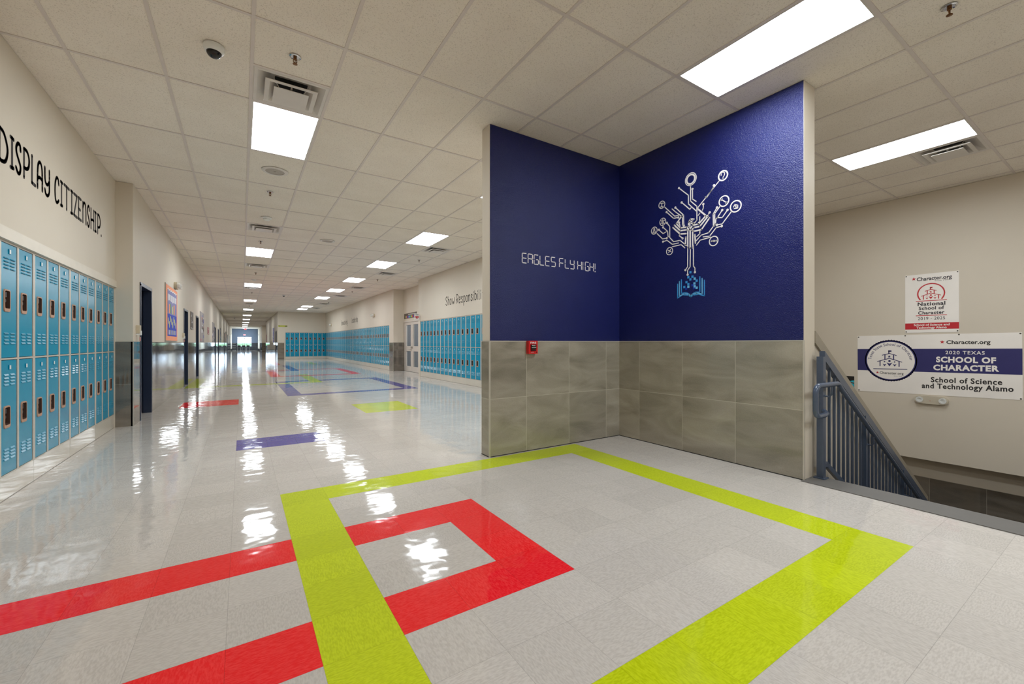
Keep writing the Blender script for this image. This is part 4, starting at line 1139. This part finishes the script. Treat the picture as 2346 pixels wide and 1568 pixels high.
saying('b', 'dark handwritten Show Responsibility lettering above the right lockers', fr_east(5.37), run('Show', -12.48, -11.80) + run('Respoqsibili', -11.69, -10.10) + run('ty', -10.06, -9.72), 2.379, 2.660, .024, (5.369, 11.1, 2.38))
saying('c', 'small distant handwritten Innovatively lettering above the long far locker row', fr_east(5.40), run('Iqqovatively', -29.48, -27.5), 2.345, 2.66, .026, (5.399, 28.5, 2.34))
saying('d', 'small distant handwritten Leadership lettering above the long far locker row', fr_east(5.40), run('Leadership', -26.35, -24.75), 2.38, 2.69, .026, (5.399, 25.5, 2.35))

# ------------------------------------------------------------------ banners on the stairwell wall
FS = fr_east(8.73)
def school(mb, c, h, mi, lw):
    """little school house with belfry, flag and three figures; c=(u, v of its foot), h=height"""
    k = h / 1.0; P = lambda x, y: (c[0] + x * k, c[1] + y * k)
    D0, D1 = .0045, .0052
    S_ = lambda pts, w=lw: [seg(mb, FS, P(*pts[i]), P(*pts[i + 1]), w, D0, D1, mi) for i in range(len(pts) - 1)]
    S_([(-.60, .28), (0, .50), (.60, .28)], lw * .8); S_([(-.46, 0), (-.46, .33)]); S_([(.46, 0), (.46, .33)])
    S_([(-.36, .68), (0, .80), (.34, .68)], lw * .8); S_([(-.22, .42), (-.22, .74)]); S_([(.20, .42), (.20, .74)])
    S_([(-.03, .80), (-.03, .98)]); mb.prism([P(-.06, .90), P(.12, .90), P(.08, .945), P(.12, .99), P(-.06, .99)], FS, D0, D1, mi)
    star(mb, FS, P(-.01, .61), .085 * k, D0, D1, mi)
    for x, s in ((-.24, .7), (0, 1.1), (.25, .7)):
        disc(mb, FS, P(x, .20 + .12 * s), .055 * k * s, D0, D1, mi)
        mb.prism([P(x, .0), P(x + .13 * s, .22 * s), P(x, .16 * s), P(x - .13 * s, .22 * s)], FS, D0, D1, mi)
def outline_star(mb, c, r, mi):
    star(mb, FS, c, r, .0045, .0052, mi); star(mb, FS, c, r * .42, .0046, .0056, 0)
D = .0046
root = thing('vinyl_banner', 'wide white and navy 2020 Texas School of Character banner on the stairwell wall', 'banner', (8.728, 1.93, 0.4))
CN = [(-2.838, .388), (-1.014, .432), (-1.020, 1.344), (-2.841, 1.318)]
mb = MB(); mb.prism(CN, FS, .001, .004); wpart(mb, 'sheet', M['banner'], root)
mb = MB(); mb.prism([(-2.8375, .741), (-1.0165, .772), (-1.0175, 1.126), (-2.8395, 1.098)], FS, .0041, .0044, 0)
cc = (-2.408, .916); ring(mb, FS, cc, .165, .33, .0040, .0046, 0, 90, teeth=0); ring(mb, FS, cc, .322, .012, .0040, .0046, 0, 120, teeth=.010)
wpart(mb, 'navy_band', M['ink_navy'], root)
mb = MB(); disc(mb, FS, cc, .302, .0042, .0049, 0, 72); wpart(mb, 'badge', M['banner'], root)
mb = MB(); K = .0051
MARKS = []
def tx(body, yc, zc, w, cap, **k): MARKS.append((len(mb.v), len(mb.f))); text(mb, lambda u, v, d: FS(u, v, d), body, -yc, zc, w, cap, k.pop('d', D), **k)
def split_lines(src, name, m, parent):
    """every printed line becomes a part of its own"""
    mk = MARKS[:] + [(len(src.v), len(src.f))]
    for (v0, f0), (v1, f1) in zip(mk, mk[1:]):
        if v1 <= v0: continue
        q = MB(); q.v = src.v[v0:v1]; q.f = [tuple(i - v0 for i in f) for f in src.f[f0:f1]]; q.m = src.m[f0:f1]; q.uv = src.uv[f0:f1]
        wpart(q, name, m, parent)
    MARKS.clear()
tx('Character.org', 1.53, 1.213, .445, .052, bold=.025); tx('School of Science', 1.56, .652, .725, .072, bold=.028, slope=.02, spacing=1.1); tx('and Technology Alamo', 1.56, .560, .93, .072, bold=.028, slope=.03, spacing=1.1)
split_lines(mb, 'text_line', M['ink_black'], root)
MARKS.clear(); mb = MB(); tx('Character.org', 2.39, .716, .30, .036, bold=.012, d=K + .0006)
tx('Since 1993', 2.31, .672, .10, .010, d=K + .0006); wpart(mb, 'badge_name', M['ink_black'], root)
MARKS.clear(); mb = MB(); tx('2020 TEXAS', 1.562, 1.060, .40, .047, bold=.012, spacing=1.15); tx('SCHOOL OF', 1.560, .955, .61, .076, bold=.045, spacing=1.1, slope=.01); tx('CHARACTER', 1.560, .838, .67, .076, bold=.045, spacing=1.1, slope=.02)
split_lines(mb, 'white_text_line', M['banner'], root)
mb = MB(); school(mb, (-2.415, .822), .262, 0, .013); seg(mb, FS, (-2.625, .775), (-2.195, .785), .011, .0050, .0056)
for f_ in range(len(mb.v)): pass
mb.v = [(x - .0008, y, z) for x, y, z in mb.v]
arc_text(mb, FS, 'Texas State School of Character', cc, .243, .040, math.radians(178), math.radians(2), .0056, 0)
wpart(mb, 'school_emblem', M['ink_navy'], root)
mb = MB(); star(mb, FS, (-1.797, 1.215), .028, .0046, .0052); star(mb, FS, (-2.57, .716), .022, .0050, .0056); wpart(mb, 'stars', M['banner_red'], root)
mb = MB()
for y, z in ((2.825, 1.30), (2.22, 1.315), (1.62, 1.325), (1.035, 1.328), (2.82, .405), (1.03, .448)): disc(mb, FS, (-y, z), .010, .004, .0065, 0, 12)
wpart(mb, 'grommets', M['grommet'], root)

root = thing('vinyl_poster', 'white and red 2019 - 2025 National School of Character poster above the wide banner', 'poster', (8.728, 1.92, 1.36))
mb = MB(); mb.prism([(-2.221, 1.359), (-1.618, 1.363), (-1.620, 2.260), (-2.221, 2.260)], FS, .001, .004); wpart(mb, 'sheet', M['banner'], root)
mb = MB(); mb.prism([(-2.2205, 1.411), (-1.6185, 1.411), (-1.6185, 1.508), (-2.2205, 1.508)], FS, .0040, .0044)
c2 = (-1.922, 1.955); ring(mb, FS, c2, .148, .013, .0040, .0048, 0, 96, math.radians(-38), math.radians(218), teeth=.006)
seg(mb, FS, (-2.094, 1.846), (-1.746, 1.846), .010, .0042, .0049); seg(mb, FS, (-2.094, 1.622), (-1.746, 1.622), .010, .0042, .0049)
school(mb, (-1.922, 1.868), .185, 0, .011); star(mb, FS, (-2.118, 2.196), .028, .0042, .0049)
wpart(mb, 'red_print', M['banner_red'], root)
MARKS.clear(); mb = MB(); tx('Character.org', 1.888, 2.186, .39, .052, bold=.025); tx('Since 1993', 1.80, 2.142, .16, .014)
tx('National', 1.918, 1.800, .31, .052, bold=.03, spacing=1.1); tx('School of', 1.918, 1.734, .285, .048, bold=.03, spacing=1.1); tx('Character', 1.920, 1.664, .295, .046, bold=.03, spacing=1.1); tx('2019 - 2025', 1.918, 1.577, .305, .044, bold=.004, spacing=1.1)
split_lines(mb, 'text_line', M['ink_grey'], root)
MARKS.clear(); mb = MB(); tx('School of Science and', 1.918, 1.480, .40, .030, bold=.03, d=.0050); tx('Technology Alamo', 1.918, 1.437, .34, .030, bold=.03, d=.0050); split_lines(mb, 'white_text_line', M['banner'], root)
mb = MB()
for y, z in ((2.208, 2.245), (1.634, 2.245), (2.208, 1.376), (1.634, 1.380)): disc(mb, FS, (-y, z), .009, .004, .0065, 0, 12)
wpart(mb, 'grommets', M['grommet'], root)

root = thing('wall_poster', 'black poster with a cyan swirl half hidden behind the stair guard', 'poster', (8.728, 3.1, 0.0))
mb = MB(); mb.prism([(-3.35, .05), (-2.888, .05), (-2.888, .63), (-3.35, .63)], FS, .001, .005); wpart(mb, 'sheet', M['black'], root)
mb = MB(); mb.prism([(-2.889 - .10 * math.sin(t * PI / 14), .46 + .10 * math.cos(t * PI / 14)) for t in range(15)], FS, .0051, .0056); wpart(mb, 'cyan_swirl', M['cyan'], root)
mb = MB(); mb.prism([(-3.0, .45), (-2.889, .39), (-2.889, .42), (-3.0, .48)], FS, .0057, .0060, 0); mb.prism([(-2.98, .53), (-2.889, .50), (-2.889, .52), (-2.98, .55)], FS, .0057, .0060, 0)
wpart(mb, 'stripes', M['brown_paper'], root)

# ------------------------------------------------------------------ emergency lights
def emergency(fr, uc, vc, label, loc, w=.37, h=.115, d=.07):
    root = thing('emergency_light', label, 'emergency light', loc)
    mb = MB(); n = 10
    def pill(w, h, n=8): 
        r = h / 2; return [(uc + (w / 2 - r) + r * math.cos(math.radians(-90 + 180 * i / n)), vc + r * math.sin(math.radians(-90 + 180 * i / n))) for i in range(n + 1)] + [(uc - (w / 2 - r) + r * math.cos(math.radians(90 + 180 * i / n)), vc + r * math.sin(math.radians(90 + 180 * i / n))) for i in range(n + 1)]
    mb.prism(pill(w, h), fr, 0, d * .45); bev(wpart(mb, 'housing', M['beige_plastic'], root), .006, 2)
    for s in (-1, 1):
        mb = MB(); ring(mb, fr, (uc + s * w * .34, vc), h * .27, h * .14, d * .4, d * .8, 0, 20); disc(mb, fr, (uc + s * w * .34, vc), h * .22, d * .4, d * .62, 0, 16)
        wpart(mb, 'lamp', M['plate'], root)
    mb = MB(); mb.prism(pill(w * 1.02, h * 1.06), fr, d * .45, d * .47)
    mb = MB()
    P0, P1 = pill(w * 1.03, h * 1.08), pill(w * .97, h * .9); q = len(P0)
    A = [fr(u, v, d * .3) for u, v in P0]; B = [fr(u, v, d) for u, v in P1]
    for i in range(q): mb.quad([A[i], A[(i + 1) % q], B[(i + 1) % q], B[i]])
    mb.quad(B); wpart(mb, 'cover', M['smoke_plastic'], root, True)
    mb = MB(); disc(mb, fr, (uc - w * .03, vc - h * .1), .005, d * .45, d * .5, 0, 8); wpart(mb, 'indicator', M['red_plastic'], root)
emergency(FS, -1.914, .335, 'clear twin-lamp emergency light on the stairwell wall below the wide banner', (8.72, 1.914, .28), .38, .125)
emergency(fr_west(-1.31), 12.75, 2.54, 'twin-lamp emergency light high on the left corridor wall beside the bulletin board', (-1.30, 12.75, 2.5), .36, .16, .14)
emergency(fr_east(5.40), -21.3, 2.555, 'small emergency light above the long far locker row, the one nearer the pillar', (5.39, 21.3, 2.5), .36, .16, .14)
emergency(fr_east(5.40), -33.15, 2.52, 'tiny emergency light above the long far locker row, near the far corner', (5.39, 33.15, 2.4), .36, .16, .14)

# ------------------------------------------------------------------ fire alarm pull station
root = thing('fire_alarm', 'red FIRE alarm pull station on the tiled navy left wing', 'fire alarm', (2.687, 3.83, 1.08))
FT_ = fr_north(3.881)
mb = MB(); mb.prism([(2.628, 1.082), (2.748, 1.082), (2.748, 1.226), (2.628, 1.226)], FT_, 0, .048); bev(wpart(mb, 'box', M['red_plastic'], root), .007, 3)
mb = MB(); mb.prism([(2.654, 1.128), (2.722, 1.128), (2.722, 1.184), (2.654, 1.184)], FT_, .044, .060); mb.prism([(2.650, 1.122), (2.726, 1.122), (2.716, 1.112), (2.660, 1.112)], FT_, .044, .058)
bev(wpart(mb, 'pull_handle', M['black'], root), .003, 2)
mb = MB(); text(mb, FT_, 'FIRE', 2.688, 1.203, .078, .020, .0486, bold=.02); text(mb, FT_, 'PULL', 2.688, 1.172, .05, .010, .0606, bold=.02); text(mb, FT_, 'ALARM', 2.675, 1.098, .038, .008, .0486)
seg(mb, FT_, (2.658, 1.150), (2.718, 1.150), .003, .060, .0604)
wpart(mb, 'lettering', M['white_vinyl'], root)
mb = MB(); disc(mb, FT_, (2.733, 1.098), .006, .048, .052, 0, 12); wpart(mb, 'key_lock', M['black'], root)

# ------------------------------------------------------------------ boards, posters and fittings on the left corridor wall
FWc = fr_west(-1.31)
def R_(mb, fr, u0, u1, v0, v1, d0, d1, mi=0): mb.prism([(u0, v0), (u1, v0), (u1, v1), (u0, v1)], fr, d0, d1, mi)
root = thing('bulletin_board', 'tall bulletin board with orange border and cobalt lower half on the left corridor wall', 'bulletin board', (-1.29, 12.1, 1.23))
u0, u1, v0, v1 = 11.21, 13.06, 1.235, 2.44
mb = MB(); R_(mb, FWc, u0, u1, v0, v1, 0, .018); wpart(mb, 'frame', M['steel'], root)
mb = MB(); R_(mb, FWc, u0 + .02, u1 - .02, v0 + .02, v1 - .02, .018, .021); wpart(mb, 'orange_border', M['orange'], root)
mb = MB(); R_(mb, FWc, u0 + .22, u1 - .16, 1.35, 1.82, .021, .023); wpart(mb, 'cobalt_backing', M['cobalt'], root)
mb = MB(); R_(mb, FWc, u0 + .22, u1 - .16, 1.82, 2.33, .021, .023); wpart(mb, 'mauve_backing', M['mauve'], root)
mb = MB(); pts = [(u0 + .22 + i * .09, 2.335 + .02 * math.sin(i * 2.1)) for i in range(17)]; stroke(mb, FWc, pts, .022, .021, .025); wpart(mb, 'white_scallop', M['white_paper'], root)
random.seed(11)
for i in range(9):
    mb = MB(); a = u0 + .28 + i * .155; R_(mb, FWc, a, a + .085, 2.10 + random.uniform(-.02, .02), 2.24, .0235, .025); wpart(mb, 'white_card', M['white_paper'], root)
    mb = MB(); b_ = random.choice(['pink_paper', 'green_paper', 'yellow_paper', 'orange', 'mauve', 'grey_paper']); R_(mb, FWc, a - .02, a + .10, 1.84, 2.03 + random.uniform(-.03, .03), .0235, .025); wpart(mb, 'paper_drawing', M[b_], root)
for i in range(8):
    mb = MB(); a = u0 + .32 + i * .17; z = (1.67, 1.60, 1.72)[i % 3]
    mb.prism([(a + .05 * math.cos(t * PI / 5), z + .075 * math.sin(t * PI / 5)) for t in range(10)], FWc, .0235, .025); wpart(mb, 'yellow_leaf', M['yellow_paper'], root)
    mb = MB(); R_(mb, FWc, a - .02, a + .03, 1.38, 1.48, .0235, .025); wpart(mb, 'paper_tag', M['white_paper' if i % 2 else 'yellow_paper'], root)

def poster(name, fr, u0, u1, v0, v1, base, label, cat, loc, bits, seed):
    root = thing(name, label, cat, loc); random.seed(seed)
    mb = MB(); R_(mb, fr, u0, u1, v0, v1, .0005, .012); wpart(mb, 'backing', M[base], root)
    for k, col in enumerate(bits):
        mb = MB()
        for j in range(4):
            a = u0 + (u1 - u0) * (.08 + .8 * random.random()); b = v0 + (v1 - v0) * (.06 + .82 * random.random())
            w = (u1 - u0) * (.10 + .12 * random.random()); h = (v1 - v0) * (.04 + .09 * random.random())
            R_(mb, fr, max(u0, a - w / 2), min(u1, a + w / 2), max(v0, b - h / 2), min(v1, b + h / 2), .012, .0135 + .0008 * k)
        wpart(mb, 'print', M[col], root)
poster('picture', FWc, 16.38, 17.22, 1.62, 2.17, 'brown_paper', 'dark picture with white shapes between the second and third left doors', 'picture', (-1.3, 16.8, 1.6), ['white_paper', 'grey_paper'], 1)
poster('notice_board', FWc, 19.9, 21.9, 1.235, 2.40, 'grey_paper', 'busy grey notice board just beyond the third left door', 'notice board', (-1.3, 20.9, 1.23), ['white_paper', 'pink_paper', 'mauve', 'brown_paper'], 2)
poster('picture', FWc, 24.05, 25.15, 1.60, 1.93, 'pink_paper', 'small brown and pink picture between the notice boards on the left wall', 'picture', (-1.3, 24.6, 1.6), ['brown_paper', 'white_paper'], 3)
poster('notice_board', FWc, 27.8, 30.0, 1.235, 2.32, 'grey_paper', 'grey notice board just before the fourth left door', 'notice board', (-1.3, 28.9, 1.23), ['white_paper', 'brown_paper', 'mauve'], 4)
poster('notice_board', FWc, 37.5, 39.1, 1.235, 2.28, 'black', 'dark notice board beyond the fifth left door', 'notice board', (-1.3, 38.3, 1.23), ['cobalt', 'green_paper', 'white_paper'], 5)
poster('notice_board', FWc, 49.5, 52.5, 1.235, 2.3, 'brown_paper', 'distant notice board with a red patch on the far left corridor wall', 'notice board', (-1.3, 51, 1.23), ['pink_paper', 'banner_red', 'green_paper'], 6)
FE2 = fr_east(2.2)
poster('notice_board', FE2, -41.6, -39.6, 1.25, 2.45, 'mauve', 'narrow mauve notice board on the right corridor wall beyond the corner door', 'notice board', (2.19, 40.6, 1.25), ['white_paper', 'pink_paper'], 7)
poster('picture', FE2, -53.4, -52.2, 1.24, 2.1, 'pink_paper', 'distant dusty pink picture at the edge of the right corridor recess', 'picture', (2.19, 52.8, 1.24), ['brown_paper', 'mauve'], 8)

def wall_box(y, label):
    root = thing('wall_dispenser', label, 'dispenser', (-1.29, y, 1.25), group='beige boxes beside the left doors')
    mb = MB(); R_(mb, FWc, y - .06, y + .05, 1.345, 1.465, 0, .045); bev(wpart(mb, 'box', M['beige_plastic'], root), .01, 2)
    mb = MB(); R_(mb, FWc, y - .045, y + .035, 1.318, 1.385, 0, .055); bev(wpart(mb, 'spout', M['plate'], root), .008, 2)
    mb = MB(); mb.tube([FWc(y, 1.32, .04), FWc(y, 1.29, .045)], .003, 6); wpart(mb, 'cord', M['black'], root)
    mb = MB(); mb.prism([(y - .02, 1.23), (y + .02, 1.23), (y + .022, 1.29), (y - .022, 1.29)], FWc, .035, .045); wpart(mb, 'tag', M['pink_paper'], root)
wall_box(8.46, 'beige wall-mounted box with a hanging tag before the nearest left door')
wall_box(14.33, 'beige wall-mounted box with a hanging tag before the second left door')

# ------------------------------------------------------------------ signs around the double door and the far wall
root = thing('door_sign', 'dark sign strip with coloured blocks above the grey double doors', 'sign', (5.84, 17.25, 2.23))
FA = fr_east(5.85)
mb = MB(); mb.prism([(-18.02, 2.235), (-16.48, 2.25), (-16.48, 2.465), (-18.02, 2.445)], FA, 0, .012); wpart(mb, 'panel', M['brown_paper'], root)
for i, c in enumerate(['yellow_paper', 'banner_red', 'cobalt', 'mauve', 'cyan', 'green_paper', 'yellow_green', 'banner_red', 'cobalt', 'orange']):
    mb = MB(); R_(mb, FA, -17.82 + i * .118, -17.72 + i * .118, 2.262, 2.345, .012, .014); wpart(mb, 'coloured_block', M[c], root)
mb = MB()
pts = [(-17.50 + i * .03, 2.395 + (.018 if i % 3 else -.015)) for i in range(30)]
stroke(mb, FA, pts, .018, .012, .014); wpart(mb, 'pale_script', M['white_paper'], root)

root = thing('aed_sign', 'small white projecting AED sign with a red heart beside the double doors', 'sign', (5.36, 14.86, 2.06))
mb = MB(); mb.box(5.19, 5.37, 14.852, 14.860, 2.055, 2.265); wpart(mb, 'panel', M['white_paper'], root)
FD = fr_north(14.852)
mb = MB(); hx, hz = 5.28, 2.13
mb.prism([(hx, 2.068), (hx + .062, 2.128), (hx + .064, 2.16), (hx + .04, 2.180), (hx + .012, 2.172), (hx, 2.155), (hx - .012, 2.172), (hx - .04, 2.180), (hx - .064, 2.16), (hx - .062, 2.128)], FD, 0, .001)
wpart(mb, 'heart', M['banner_red'], root)
mb = MB(); text(mb, FD, 'AED', 5.28, 2.222, .13, .038, .001, bold=.03); wpart(mb, 'lettering', M['ink_black'], root)
mb = MB(); mb.prism([(hx - .012, 2.125), (hx + .006, 2.125), (hx - .004, 2.09), (hx + .022, 2.135), (hx + .004, 2.135), (hx + .014, 2.165)], FD, .001, .0016); wpart(mb, 'bolt', M['white_paper'], root)

root = thing('wall_sign', 'small yellow-green sign strip high on the distant wall beside the corridor corner', 'sign', (2.5, 35.59, 2.38))
FB = fr_north(35.6)
mb = MB(); R_(mb, FB, 2.22, 2.80, 2.385, 2.50, 0, .012); wpart(mb, 'panel', M['yellow_green'], root)
mb = MB(); mb.prism([(2.24, 2.47), (2.30, 2.41), (2.31, 2.44), (2.26, 2.49)], FB, .012, .013); R_(mb, FB, 2.66, 2.72, 2.41, 2.47, .012, .013); R_(mb, FB, 2.73, 2.79, 2.41, 2.48, .012, .013)
wpart(mb, 'dark_marks', M['ink_black'], root)

# ------------------------------------------------------------------ drinking fountain and far end furniture
root = thing('drinking_fountain', 'beige wall-mounted drinking fountain on the right corridor wall beyond the corner', 'drinking fountain', (2.05, 43.5, .62))
mb = MB(); mb.box(1.88, 2.188, 43.1, 43.6, .62, 1.02); mb.box(2.05, 2.188, 43.1, 43.6, 1.02, 1.38); bev(wpart(mb, 'cabinet', M['steel'], root), .02, 2)
mb = MB(); mb.lathe([(.11, 0), (.10, -.02), (.02, -.03), (0, -.03)], (1.98, 43.35, 1.045), 18); wpart(mb, 'basin', M['chrome'], root, True)
mb = MB(); mb.tube([(2.06, 43.35, 1.02), (2.05, 43.35, 1.09), (2.0, 43.35, 1.11), (1.98, 43.35, 1.08)], .01, 8); wpart(mb, 'spout', M['chrome'], root, True)

root = thing('book_shelf', 'dark open shelf unit left of the far corridor window', 'shelf', (-1.0, 80.5, 0))
for x in (-1.24, -.78):
    mb = MB(); mb.box(x, x + .03, 80.3, 80.6, 0, 1.15); wpart(mb, 'side_panel', M['black'], root)
for z in (.08, .42, .76, 1.12):
    mb = MB(); mb.box(-1.21, -.78, 80.3, 80.6, z, z + .03); wpart(mb, 'shelf_board', M['steel'], root)
def stool_proto():
    root = thing('stacking_chair', 'x', 'chair')
    mb = MB(); mb.box(-.21, .21, -.2, .2, .43, .46); mb.build('seat', M['black'], root)
    mb = MB(); mb.box(-.2, .2, .18, .205, .55, .82); mb.build('backrest', M['black'], root)
    for sx in (-.19, .19):
        for sy in (-.18, .19):
            mb = MB(); mb.tube([(sx * 1.05, sy * 1.05, 0), (sx, sy, .45 if sy < 0 else .8)], .011, 6); mb.build('leg', M['steel'], root)
    register(root); return root
ch = stool_proto(); used = False
for x, lab in ((-.35, 'dark chair under the far corridor window, leftmost of three'), (.25, 'dark chair under the far corridor window, middle of three'), (.85, 'dark chair under the far corridor window, rightmost of three')):
    o = ch if not used else copy_tree(ch); used = True
    o.location = (x, 80.8, 0); o['label'] = lab; o['group'] = 'chairs under the end window'
